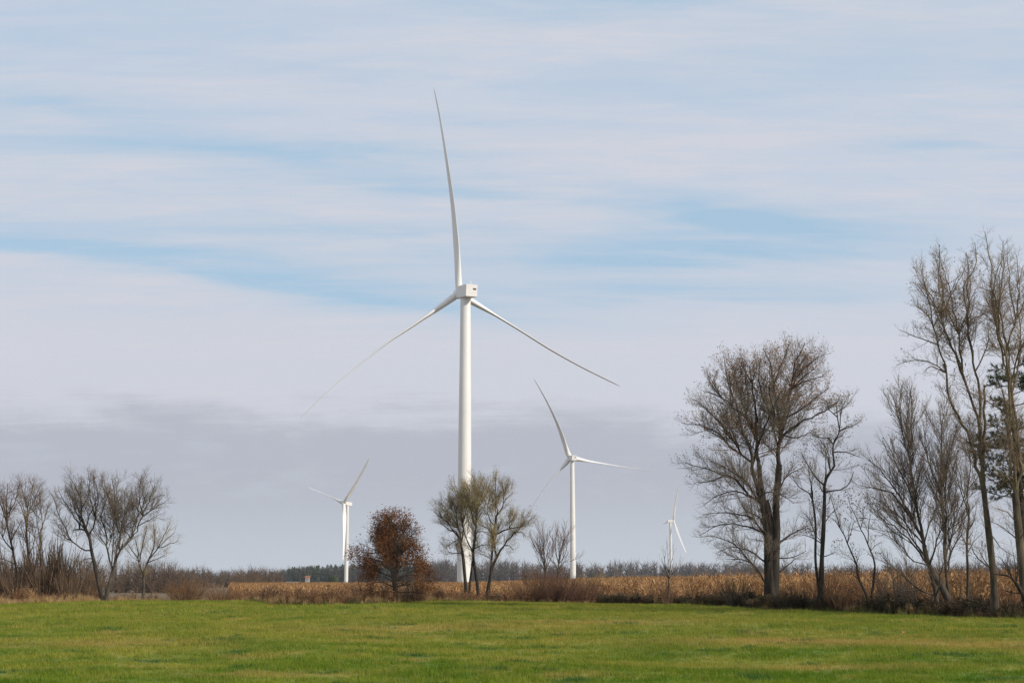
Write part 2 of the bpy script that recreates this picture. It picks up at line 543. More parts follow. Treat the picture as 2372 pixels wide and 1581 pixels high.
def corn_plant(seed):
    g = np.random.default_rng(seed)
    mb = MB()
    h = g.uniform(1.6, 1.85)
    ln = g.uniform(-0.12, 0.12, 2)
    z = np.linspace(0, h, 4)
    P = np.stack([ln[0] * (z / h) ** 2, ln[1] * (z / h) ** 2, z], -1)[None]
    mb.tubes(P, np.array([[0.016, 0.014, 0.01, 0.004]]), 3)
    for k in range(11):
        t = 0.12 + 0.8 * k / 10
        c0 = np.array([ln[0] * t * t, ln[1] * t * t, h * t])
        a = k * 2.6 + g.uniform(-0.6, 0.6)
        d = np.array([math.cos(a), math.sin(a), 0])
        s = np.array([-math.sin(a), math.cos(a), 0])
        L = g.uniform(0.35, 0.7)
        up = g.uniform(0.0, 0.3)
        pts = []
        for q_, (al, dz, ww) in enumerate(((0, 0, 0.03), (0.35, up, 0.055), (0.65, up - 0.18, 0.045), (0.8, up - 0.55, 0.0))):
            c = c0 + d * L * al + np.array([0, 0, dz * L * 1.3]) + s * g.uniform(-0.03, 0.03)
            if ww:
                tw = g.uniform(-0.7, 0.7)
                sv = s * math.cos(tw) + np.array([0, 0, math.sin(tw)])
                pts += [c - sv * ww / 2, c + sv * ww / 2]
            else:
                pts.append(c)
        mb.add(pts, [(0, 1, 3, 2), (2, 3, 5, 4)], [(4, 5, 6)])
    # the hanging ear
    a = g.uniform(0, 6.28)
    c = np.array([0.03 * math.cos(a), 0.03 * math.sin(a), h * 0.5])
    P = np.stack([c, c + np.array([0.07 * math.cos(a), 0.07 * math.sin(a), -0.05]), c + np.array([0.12 * math.cos(a), 0.12 * math.sin(a), -0.2])])[None]
    mb.tubes(P, np.array([[0.012, 0.03, 0.012]]), 4)
    # tassel
    for k in range(4):
        a = g.uniform(0, 6.28)
        tp = np.array([ln[0], ln[1], h])
        P = np.stack([tp, tp + np.array([0.08 * math.cos(a), 0.08 * math.sin(a), 0.16])])[None]
        mb.tubes(P, np.array([[0.006, 0.003]]), 3)
    return mb


def weed_plant(seed, h=0.8, n=7):
    """dead branching forb"""
    g = np.random.default_rng(seed)
    mb = MB()
    for k in range(n):
        a = g.uniform(0, 6.28)
        l = g.uniform(0.05, 0.4)
        hh = h * g.uniform(0.6, 1.1)
        z = np.linspace(0, 1, 4)
        P = np.stack([math.cos(a) * l * z ** 1.5 * hh, math.sin(a) * l * z ** 1.5 * hh, z * hh], -1)
        mb.tubes(P[None], np.array([[0.008, 0.007, 0.005, 0.003]]), 3)
        for j in range(7):
            t = g.uniform(0.25, 1)
            c = np.array([math.cos(a) * l * t ** 1.5 * hh, math.sin(a) * l * t ** 1.5 * hh, t * hh])
            d = g.normal(size=3)
            d[2] = abs(d[2]) * 0.5
            d /= np.linalg.norm(d)
            s = np.cross(d, [0.3, 0.2, 1])
            s /= np.linalg.norm(s)
            L = g.uniform(0.05, 0.14)
            mb.add([c, c + d * L * 0.5 + s * L * 0.28, c + d * L, c + d * L * 0.5 - s * L * 0.28 + np.array([0, 0, 0.01])], None, [(0, 1, 2), (0, 2, 3)])
    return mb


def scatter(name, protos, material, pts, scale, label, cat=None, rot_tilt=0.12):
    """one stuff object: copies of a few small plants on given points"""
    colx = bpy.data.collections.new(name + '_plants')
    for k, mb in enumerate(protos):
        o = mb.build(name + '_plant', material)
        COL.objects.unlink(o)
        colx.objects.link(o)
    n = len(pts)
    me = bpy.data.meshes.new(name)
    me.vertices.add(n)
    me.vertices.foreach_set('co', np.asarray(pts, np.float32).ravel())
    at_r = me.attributes.new('rot', 'FLOAT_VECTOR', 'POINT')
    rr = np.stack([rng.normal(0, rot_tilt, n), rng.normal(0, rot_tilt, n), rng.uniform(0, 6.283, n)], -1)
    at_r.data.foreach_set('vector', rr.astype(np.float32).ravel())
    at_s = me.attributes.new('size', 'FLOAT', 'POINT')
    at_s.data.foreach_set('value', np.asarray(scale, np.float32))
    at_i = me.attributes.new('pick', 'INT', 'POINT')
    at_i.data.foreach_set('value', rng.integers(0, len(protos), n).astype(np.int32))
    me.materials.append(material)
    o = bpy.data.objects.new(name, me)
    COL.objects.link(o)
    ng = bpy.data.node_groups.new(name + '_scatter', 'GeometryNodeTree')
    ng.interface.new_socket('Geometry', in_out='INPUT', socket_type='NodeSocketGeometry')
    ng.interface.new_socket('Geometry', in_out='OUTPUT', socket_type='NodeSocketGeometry')
    N, L = ng.nodes, ng.links
    gi = N.new('NodeGroupInput')
    go = N.new('NodeGroupOutput')
    ci = N.new('GeometryNodeCollectionInfo')
    ci.inputs['Collection'].default_value = colx
    ci.inputs['Separate Children'].default_value = True
    ci.inputs['Reset Children'].default_value = True
    ip = N.new('GeometryNodeInstanceOnPoints')
    ip.inputs['Pick Instance'].default_value = True

    def attr(nm, ty):
        a = N.new('GeometryNodeInputNamedAttribute')
        a.data_type = ty
        a.inputs['Name'].default_value = nm
        return a.outputs['Attribute']
    L.new(gi.outputs[0], ip.inputs['Points'])
    L.new(ci.outputs[0], ip.inputs['Instance'])
    L.new(attr('pick', 'INT'), ip.inputs['Instance Index'])
    L.new(attr('rot', 'FLOAT_VECTOR'), ip.inputs['Rotation'])
    L.new(attr('size', 'FLOAT'), ip.inputs['Scale'])
    L.new(ip.outputs[0], go.inputs[0])
    md = o.modifiers.new('scatter', 'NODES')
    md.node_group = ng
    return tag(o, label, cat, None, 'stuff')


def clumpy(x, y, sc, lo, hi):
    n = np.sin(x * sc + 1.7 * np.sin(y * sc * 0.7)) + np.sin(y * sc * 1.3 + 1.1 * np.sin(x * sc * 1.9)) + 0.7 * np.sin(x * sc * 2.7 + y * sc * 1.1)
    return lo + (hi - lo) * np.clip(0.5 + n / 4.5, 0, 1)


def in_view(x, y, margin=3.0):
    return np.abs(x) < 0.365 * y + margin


def pts_on_ground(x, y, dz=0.0):
    return np.stack([x, y, ground_z(x, y) + dz], -1)


def build_grass():
    X, Y, Sc = [], [], []
    for y0, y1, dens, sc in ((7, 17, 60, 1.0), (17, 28, 75, 1.0), (28, 42, 42, 1.15), (42, 64, 22, 1.45), (64, 112, 11, 1.9)):
        half = 0.365 * y1 + 16
        n = int((y1 - y0) * 2 * half * dens)
        x = rng.uniform(-half, half, n)
        y = rng.uniform(y0, y1, n)
        k = in_view(x, y, 16) & (y < edge_y(x) + 0.3)
        x, y = x[k], y[k]
        patch = np.sin(x * 1.7 + 2 * np.sin(y * 0.8)) * np.sin(y * 1.3 + 1.5 * np.sin(x * 0.6))
        s = sc * rng.uniform(0.55, 1.15, len(x)) * (1 + 0.3 * patch)
        X.append(x)
        Y.append(y)
        Sc.append(s)
    x, y, s = np.concatenate(X), np.concatenate(Y), np.concatenate(Sc)
    protos = [blades(16, 0.11, 0.085, 0.010, 0.9, 40 + k) for k in range(4)]
    scatter('grass', protos, M['blade'], pts_on_ground(x, y, 0.004), s, 'short green grass of the open field with yellowed and tan patches')


build_grass()


def strip(u0, u1, front, back, dens, edge_off=0.0):
    """random points behind the field edge between two directions"""
    a0, a1 = (u0 - W_PX / 2) / F_PX, (u1 - W_PX / 2) / F_PX
    n = int(dens * abs(a1 - a0) * 85 * (back - front))
    a = rng.uniform(a0, a1, n)
    d = front + (back - front) * rng.uniform(0, 1, n)
    ea = EDGE[:, 0] / EDGE[:, 1]
    y = np.interp(a, ea, EDGE[:, 1]) + d + edge_off + 0.4 * np.sin(a * 90) * (1 - d / back)
    return a * y, y


def build_verge():
    # pale straw grass along the edge on one side, brown weeds in the middle, dark weeds under the tall trees
    x1, y1 = strip(-420, 660, 0.0, 5, 22)
    x2, y2 = strip(560, 1420, 0.2, 9, 11)
    x5, y5 = strip(1420, 2900, 0.0, 5, 3.5)
    x, y = np.concatenate([x1, x2, x5]), np.concatenate([y1, y2, y5])
    scatter('dry_grass', [blades(22, 0.16, 0.62, 0.02, 0.45, 60 + k, 2, 0.1) for k in range(3)], M['straw'],
            pts_on_ground(x, y), rng.uniform(0.6, 1.1, len(x)) * clumpy(x, y, 0.7, 0.35, 1.15), 'pale straw coloured grass standing along the field edge')
    x, y = strip(560, 1560, 0.0, 12, 9)
    x3, y3 = strip(-420, 560, 2.0, 10, 5)
    x, y = np.concatenate([x, x3]), np.concatenate([y, y3])
    scatter('brown_weeds', [weed_plant(80 + k, 0.8, 8) for k in range(4)] + [blades(20, 0.2, 0.7, 0.02, 0.5, 90, 2)], M['weed_brown'],
            pts_on_ground(x, y), rng.uniform(0.6, 1.2, len(x)) * clumpy(x, y, 0.8, 0.3, 1.25), 'reddish brown dead weeds between the mown field and the corn')
    x, y = strip(1380, 2900, -0.1, 4.5, 22)
    scatter('dark_weeds', [weed_plant(100 + k, 0.62, 9) for k in range(4)] + [blades(24, 0.2, 0.55, 0.022, 0.6, 110, 2)], M['weed_dark'],
            pts_on_ground(x, y), rng.uniform(0.55, 1.2, len(x)) * clumpy(x, y, 1.1, 0.45, 1.3), 'dark weeds and rank grass under the tall bare trees')
    x, y = strip(560, 2900, -0.5, 1.0, 14)
    x4, y4 = strip(640, 1900, 0.5, 8, 3)
    x, y = np.concatenate([x, x4]), np.concatenate([y, y4])
    scatter('green_weeds', [blades(24, 0.18, 0.42, 0.02, 0.7, 120 + k, 2) for k in range(3)], M['weed_green'],
            pts_on_ground(x, y), rng.uniform(0.35, 1.0, len(x)) * clumpy(x, y, 1.3, 0.3, 1.35), 'olive green rank grass along the edge of the mown field')


build_verge()


def build_corn():
    X, Y, Sc = [], [], []
    for y0, y1, dens, sc in ((62, 125, 3.7, 1.0), (125, 180, 3.2, 1.03), (180, 330, 1.5, 1.08), (330, 470, 0.8, 1.15)):
        half = 0.37 * y1 + 22
        n = int((y1 - y0) * 2 * half * dens)
        x = rng.uniform(-half, half, n)
        y = rng.uniform(y0, y1, n)
        x = np.round(x / 0.76) * 0.76 + rng.normal(0, 0.06, n)
        front = edge_y(x) + np.interp(x / y, [-0.4, -0.17, -0.05, 0.02, 0.1, 0.2, 0.4], [70, 40, 22, 18, 13, 11, 10]) + 1.5 * np.sin(x * 0.4)
        k = in_view(x, y, 20) & (y > front) & (x / y > -0.195)
        X.append(x[k])
        Y.append(y[k])
        Sc.append(sc * rng.uniform(0.86, 1.1, k.sum()))
    x, y, s = np.concatenate(X), np.concatenate(Y), np.concatenate(Sc)
    scatter('corn_field', [corn_plant(200 + k) for k in range(6)], M['corn'], pts_on_ground(x, y), s,
            'tan field of dry standing corn behind the weeds', rot_tilt=0.07)
    print('corn', len(x))


build_corn()


# ------------------------------------------------------------------ wind turbines
def rot_axis(az_deg, tilt):
    a = R(az_deg)
    ax = np.array([math.sin(a) * math.cos(tilt), math.cos(a) * math.cos(tilt), math.sin(tilt)])    # towards the rotor
    h = np.array([math.cos(a), -math.sin(a), 0.0])
    if h[0] < 0:
        h = -h
    u = np.cross(ax, h)
    if u[2] < 0:
        u = -u
    return ax, h, u


def resample(P, n):
    P = np.asarray(P, float)
    d = np.concatenate([[0], np.cumsum(np.linalg.norm(np.diff(P, axis=0), axis=1))])
    # Catmull-Rom through the points
    t = np.linspace(0, d[-1], n)
    i = np.clip(np.searchsorted(d, t, side='right') - 1, 0, len(P) - 2)
    out = np.zeros((n, P.shape[1]))
    Tn = np.gradient(P, d, axis=0) if len(P) > 2 else np.repeat((P[1:] - P[:1]) / max(d[-1], 1e-9), 2, 0)
    L = d[i + 1] - d[i]
    s = ((t - d[i]) / L)[:, None]
    L = L[:, None]
    h00 = 2 * s**3 - 3 * s**2 + 1
    h10 = s**3 - 2 * s**2 + s
    h01 = -2 * s**3 + 3 * s**2
    h11 = s**3 - s**2
    return h00 * P[i] + h10 * L * Tn[i] + h01 * P[i + 1] + h11 * L * Tn[i + 1]


def blade_mesh(C, ax, sc, parent, origin):
    """C centre line root to tip; chord lies mostly along the rotor axis (feathered)"""
    n = 34
    C = resample(C, n)
    d = np.concatenate([[0], np.cumsum(np.linalg.norm(np.diff(C, axis=0), axis=1))])
    t = d / d[-1]
    chord = np.interp(t, [0, 0.04, 0.12, 0.22, 0.4, 0.7, 0.93, 0.985, 1], [1.95, 1.95, 2.35, 2.75, 2.15, 1.45, 0.95, 0.6, 0.1]) * sc
    thick = np.interp(t, [0, 0.04, 0.12, 0.22, 0.4, 0.7, 0.93, 1], [1.95, 1.95, 1.45, 0.85, 0.55, 0.34, 0.2, 0.04]) * sc
    twist = np.interp(t, [0, 0.2, 1], [R(14), R(14), R(-3)])
    T = np.gradient(C, axis=0)
    T /= np.linalg.norm(T, axis=1, keepdims=True)
    k = 14
    V = []
    for i in range(n):
        e1 = ax - T[i] * ax.dot(T[i])
        e1 /= np.linalg.norm(e1)
        e2 = np.cross(T[i], e1)
        c, s_ = math.cos(twist[i]), math.sin(twist[i])
        a, b = e1 * c + e2 * s_, e2 * c - e1 * s_
        for j in range(k):
            th = 2 * math.pi * j / k
            x = math.cos(th)
            y = math.sin(th) * (0.5 + 0.5 * min(1, thick[i] / chord[i] + 0.35) * (1 + 0.35 * x)) if chord[i] > thick[i] * 1.1 else math.sin(th)
            V.append(C[i] + a * x * chord[i] / 2 + b * y * thick[i] / 2)
    i = np.arange(n - 1)[:, None] * k
    j = np.arange(k)[None, :]
    f = np.stack([i + j, i + (j + 1) % k, i + k + (j + 1) % k, i + k + j], -1).reshape(-1, 4)
    return MB().add(V, f).build('blade', M['white'], parent, origin=origin)


def turbine(label, Y, u_top, v_hub, u_base, az, blades_px=None, angles=None, R_m=56.0, bend=3.5, tilt=R(4.5), wide=1.0):
    top = at(u_top, v_hub, Y)
    ax, h, up = rot_axis(az, tilt)
    g = float(ground_z(top[0], Y))
    base = np.array([top[0], Y, g])
    root = empty('wind_turbine', base, label, 'wind turbine', 'white wind turbines in the fields')
    O = base
    hubz = top[2]
    # tower in welded sections
    zt = hubz - 1.75
    H = zt - g
    prof = [(g, 1.95), (g + 0.25 * H, 1.90), (g + 0.55 * H, 1.74), (g + 0.8 * H, 1.55), (zt, 1.42)]
    z = np.linspace(g, zt, 40)
    r = np.interp(z, [p[0] for p in prof], [p[1] for p in prof])
    P = np.stack([np.full(40, base[0]), np.full(40, Y), z], -1)[None]
    tw = MB().tubes(P, r[None], 40).build('tower', M['white'], root, origin=O)
    for fz in (0.28, 0.60):
        zf = g + H * fz
        rr = np.interp(zf, z, r) + 0.02
        P = np.array([[[base[0], Y, zf - 0.09], [base[0], Y, zf + 0.09]]])
        MB().tubes(P, np.array([[rr, rr]]), 40).build('tower_flange', M['white'], tw, origin=O)
    # foundation
    P = np.array([[[base[0], Y, g - 0.5], [base[0], Y, g + 0.15], [base[0], Y, g + 0.16]]])
    MB().tubes(P, np.array([[3.2, 3.2, 0.01]]), 24).build('foundation', M['seam'], root, origin=O)
    # steel door and steps at the foot
    mb = MB().box((base[0], Y - 1.97, g + 1.9), (0.9, 0.12, 2.1))
    mb.build('door', M['seam'], root, origin=O, smooth=False)
    # yaw ring
    P = np.array([[[base[0], Y, zt - 0.3], [base[0], Y, zt + 0.1]]])
    MB().tubes(P, np.array([[1.5, 1.5]]), 32).build('yaw_ring', M['seam'], root, origin=O)
    # nacelle: bevelled shell that narrows towards the rotor
    Lr, Lf, Wn, Hn = 4.4, 3.0, 3.5, 3.45
    cen = np.array([base[0], Y, hubz])
    secs = [(-Lr, 0.97, 0.97, 0.0), (-Lr + 0.14, 1.0, 1.0, 0.0), (-1.0, 1.0, 1.0, 0.0), (1.2, 1.0, 1.0, 0.0), (Lf, 0.9, 0.88, 0.0), (Lf + 0.12, 0.74, 0.74, 0.0)]
    prof2 = []
    bv = 0.14
    for sx, sy in ((1, 1), (-1, 1), (-1, -1), (1, -1)):
        cx, cy = sx * (0.5 - bv / Wn), sy * (0.5 - bv / Hn)
        a0 = math.atan2(sy, sx) - math.pi / 4
        for q_ in range(3):
            a = a0 + q_ * math.pi / 4
            prof2.append((cx + bv / Wn * math.cos(a), cy + bv / Hn * math.sin(a)))
    V = []
    for d, sw, sh, dz in secs:
        for x, y in prof2:
            V.append(cen + ax * d + h * x * Wn * sw + up * (y * Hn * sh + dz))
    k = len(prof2)
    i = np.arange(len(secs) - 1)[:, None] * k
    j = np.arange(k)[None, :]
    f = np.stack([i + j, i + (j + 1) % k, i + k + (j + 1) % k, i + k + j], -1).reshape(-1, 4)
    mb = MB().add(V, f)
    for s0, pt in ((0, cen - ax * Lr), (len(secs) - 1, cen + ax * (Lf + 0.12))):
        ring = V[s0 * k:(s0 + 1) * k]
        mb.add(list(ring) + [pt], None, [(q_, (q_ + 1) % k, k) for q_ in range(k)])
    nac = mb.build('nacelle', M['nacelle'], root, smooth=False, origin=O)
    Rm = np.stack([h, ax, up], 1)
    # rear vent, roof mast, roof hatch, side seam
    MB().box(cen - ax * (Lr + 0.01) + h * 0.85 + up * 0.42, (0.95, 0.08, 0.42), Rm).build('vent', M['vent'], nac, smooth=False, origin=O)
    mb = MB().box(cen - ax * (Lr - 0.9) + h * 0.0 + up * (Hn / 2 + 0.55), (0.10, 0.10, 1.3), Rm)
    mb.box(cen - ax * (Lr - 0.9) + up * (Hn / 2 + 1.0), (0.5, 0.06, 0.06), Rm)
    mb.build('wind_mast', M['white'], nac, smooth=False, origin=O)
    MB().box(cen + ax * 1.6 - h * 0.9 + up * (Hn / 2 + 0.03), (0.5, 0.8, 0.16), Rm).build('roof_hatch', M['vent'], nac, smooth=False, origin=O)
    # hub and spinner
    hub = cen + ax * (Lf + 1.75)
    n = 18
    t = np.linspace(-1.35, 2.3, n)
    rr = np.where(t < 0.6, 1.45, 1.45 * np.sqrt(np.clip(1 - ((t - 0.6) / 1.72) ** 2, 0, 1)) + 0.01)
    P = (hub[None] + ax[None] * t[:, None])[None]
    MB().tubes(P, rr[None], 28).build('hub', M['white'], root, origin=O)
    res = []
    if blades_px:
        for pl in blades_px:
            d = rays(*np.array(pl, float).T)
            tt = ((hub - EYE) @ ax) / (d @ ax)
            C = EYE + d * tt[:, None]
            r0 = (C[-1] - hub) / np.linalg.norm(C[-1] - hub)
            r1 = (C[0] - hub) / np.linalg.norm(C[0] - hub)
            C = np.concatenate([[hub + r1 * 0.9], C])
            dd = np.linalg.norm(C - hub, axis=1)
            C = C + ax[None] * (0.05 * (dd[:, None] / 56) ** 2)
            res.append(dd[-1])
            blade_mesh(C, ax, wide, root, O)
    else:
        for a in angles:
            a = R(a)
            rad = h * math.sin(a) + up * math.cos(a)
            dd = np.linspace(0.9, R_m, 9)
            C = hub + rad * dd[:, None] + ax * (bend * (dd / R_m) ** 2)[:, None]
            blade_mesh(C, ax, wide, root, O)
    print('turbine', label[:20], 'hub height', round(hubz - g, 1), 'blades', [round(x, 1) for x in res])
    return root


def cr(ox, oy, s, pts):
    """pixel of an enlarged view -> pixel of the photograph"""
    return [(ox + x / s, oy + y / s) for x, y in pts]


def build_turbines():
    c1 = (640, 180, 1.8667)
    turbine('tall white wind turbine nearest of all, one blade pointing straight up', 393, 1078.5, 676, 1079, -25,
            [cr(*c1, [(789, 890), (783, 780), (777, 700), (763, 550), (743, 400), (720, 250), (703, 150), (681, 42)]),
             cr(*c1, [(772, 945), (690, 1003), (600, 1066), (480, 1146), (400, 1208), (300, 1290), (200, 1378), (95, 1482)]),
             cr(*c1, [(848, 968), (940, 1022), (1050, 1090), (1200, 1184), (1300, 1240), (1490, 1335)])])
    c3 = (1200, 850, 3.136)
    turbine('white wind turbine with one blade level, behind the reddish bare saplings', 965, 1325.5, 1060, 1329, -16,
            [cr(*c3, [(367, 635), (340, 560), (293, 430), (217, 265), (112, 78)]),
             cr(*c3, [(360, 682), (300, 750), (230, 832), (130, 972), (72, 1080)]),
             cr(*c3, [(430, 667), (500, 680), (650, 705), (850, 739), (972, 758)])], wide=1.75)
    turbine('small far wind turbine in front of the dark pines, one blade hanging straight down', 1400, 805, 1166, 803, -135,
            angles=(44, 168, 288), R_m=57, bend=4.5, wide=1.75)
    turbine('smallest far wind turbine, seen above the lone sapling, rotor on its other side', 2000, 1552.5, 1206, 1555, 76,
            angles=(27, 147, 267), R_m=54, wide=1.3)


build_turbines()


# ------------------------------------------------------------------ trees
def unit(v):
    return v / (np.linalg.norm(v, axis=-1, keepdims=True) + 1e-9)


def grow(P0, D, L, n, wander, trop, g):
    N = len(P0)
    P = np.zeros((N, n + 1, 3))
    P[:, 0] = P0
    d = unit(D)
    up = np.array([0, 0, 1.0])
    for s in range(n):
        d = unit(d + g.normal(0, wander, (N, 3)) + up * trop / n)
        P[:, s + 1] = P[:, s] + d * (L / n)[:, None]
    return P


def spawn(P, Rd, g, spacing, t0, ang, lf, l0, rr, taper_len=1.0, flat=0.0, lmax=9.0):
    """side branches along each polyline -> start, direction, length, radius"""
    N, n, _ = P.shape
    seg = np.linalg.norm(np.diff(P, axis=1), axis=2)
    L = seg.sum(1)
    cnt = np.maximum(1, np.round(L * (1 - t0) / spacing + g.uniform(-0.4, 0.4, N))).astype(int)
    idx = np.repeat(np.arange(N), cnt)
    ofs = np.arange(len(idx)) - np.repeat(np.cumsum(cnt) - cnt, cnt)
    t = t0 + (1 - t0) * (ofs + g.uniform(0.1, 0.9, len(idx))) / cnt[idx]
    t = np.clip(t, 0, 0.995)
    f = t * (n - 1)
    i = f.astype(int)
    w_ = (f - i)[:, None]
    p = P[idx, i] * (1 - w_) + P[idx, i + 1] * w_
    r = Rd[idx, i] * (1 - w_[:, 0]) + Rd[idx, i + 1] * w_[:, 0]
    T = unit(P[idx, i + 1] - P[idx, i])
    ref = np.where(np.abs(T[:, 2:3]) > 0.9, np.array([[1.0, 0, 0]]), np.array([[0, 0, 1.0]]))
    A = unit(np.cross(T, ref))
    B = np.cross(T, A)
    phi = ofs * 2.4 + g.uniform(0, 6.28, N)[idx] + g.normal(0, 0.5, len(idx))
    a = g.normal(ang[0], ang[1], len(idx))
    D = T * np.cos(a)[:, None] + (A * np.cos(phi)[:, None] + B * np.sin(phi)[:, None]) * np.sin(a)[:, None]
    if flat:
        D[:, 2] += flat
    ln = np.minimum(lmax, (lf * L[idx] * (1 - t) ** taper_len + l0) * g.uniform(0.6, 1.25, len(idx)))
    rad = np.minimum(r * 0.8, np.maximum(rr[1], rr[0] * ln))
    return p, D, ln, rad


STYLE = {
    #            level 2: spacing, start, (angle, sd), len factor, base len, up pull, wander ; level 3 ; level 4
    'maple': dict(l2=(0.44, 0.10, (0.72, 0.18), 0.34, 0.9, 0.45, 0.09), l3=(0.26, 0.12, (0.75, 0.22), 0.42, 0.30, 0.50, 0.12), l4=(0.17, 0.10, (0.7, 0.25), 0.35, 0.18, 0.45, 0.14)),
    'fan': dict(l2=(0.48, 0.22, (0.50, 0.16), 0.42, 1.0, 0.55, 0.07), l3=(0.27, 0.15, (0.55, 0.18), 0.42, 0.35, 0.55, 0.09), l4=(0.18, 0.15, (0.55, 0.2), 0.35, 0.20, 0.5, 0.10)),
    'poplar': dict(l2=(0.36, 0.16, (0.85, 0.24), 0.24, 0.72, 0.50, 0.14), l3=(0.24, 0.12, (0.8, 0.25), 0.42, 0.20, 0.5, 0.17), l4=(0.18, 0.10, (0.75, 0.25), 0.35, 0.15, 0.5, 0.18)),
    'willow': dict(l2=(0.36, 0.25, (0.62, 0.2), 0.30, 0.7, 0.55, 0.13), l3=(0.17, 0.10, (0.65, 0.25), 0.45, 0.28, 0.45, 0.16), l4=(0.10, 0.10, (0.65, 0.25), 0.35, 0.18, 0.35, 0.18)),
    'oak': dict(l2=(0.34, 0.12, (0.95, 0.22), 0.42, 0.55, 0.25, 0.12), l3=(0.22, 0.12, (0.9, 0.25), 0.40, 0.22, 0.25, 0.16), l4=(0.16, 0.1, (0.8, 0.25), 0.3, 0.12, 0.2, 0.2)),
    'old': dict(l2=(0.42, 0.2, (0.75, 0.22), 0.32, 0.75, 0.5, 0.12), l3=(0.23, 0.12, (0.75, 0.25), 0.42, 0.28, 0.5, 0.14), l4=(0.14, 0.1, (0.7, 0.25), 0.35, 0.17, 0.45, 0.16)),
    'brush': dict(l2=(0.20, 0.12, (0.55, 0.2), 0.36, 0.35, 0.5, 0.1), l3=(0.12, 0.1, (0.6, 0.22), 0.4, 0.18, 0.45, 0.13), l4=None),
}


def leaf_mesh(pos, size, g, n_per=1, jitter=0.1, flatness=0.5):
    N = len(pos) * n_per
    c = np.repeat(pos, n_per, 0) + g.normal(0, jitter, (N, 3))
    d = unit(g.normal(size=(N, 3)))
    nrm = unit(np.cross(d, g.normal(size=(N, 3)) + np.array([0, 0, 0.0])))
    L = size * g.uniform(0.6, 1.25, N)[:, None]
    fold = np.cross(d, nrm) * L * 0.12
    V = np.stack([c - d * L / 2, c + nrm * L * 0.3 + fold, c + d * L / 2, c - nrm * L * 0.3 + fold], 1)
    b = np.arange(N)[:, None] * 4
    f3 = np.concatenate([b + np.array([[0, 1, 2]]), b + np.array([[0, 2, 3]])])
    return MB().add(V.reshape(-1, 3), None, f3)


NTRI = [0]


def count(o):
    NTRI[0] += sum(1 for _ in ()) if o is None else len(o.data.loops) - 2 * len(o.data.polygons)
    return o


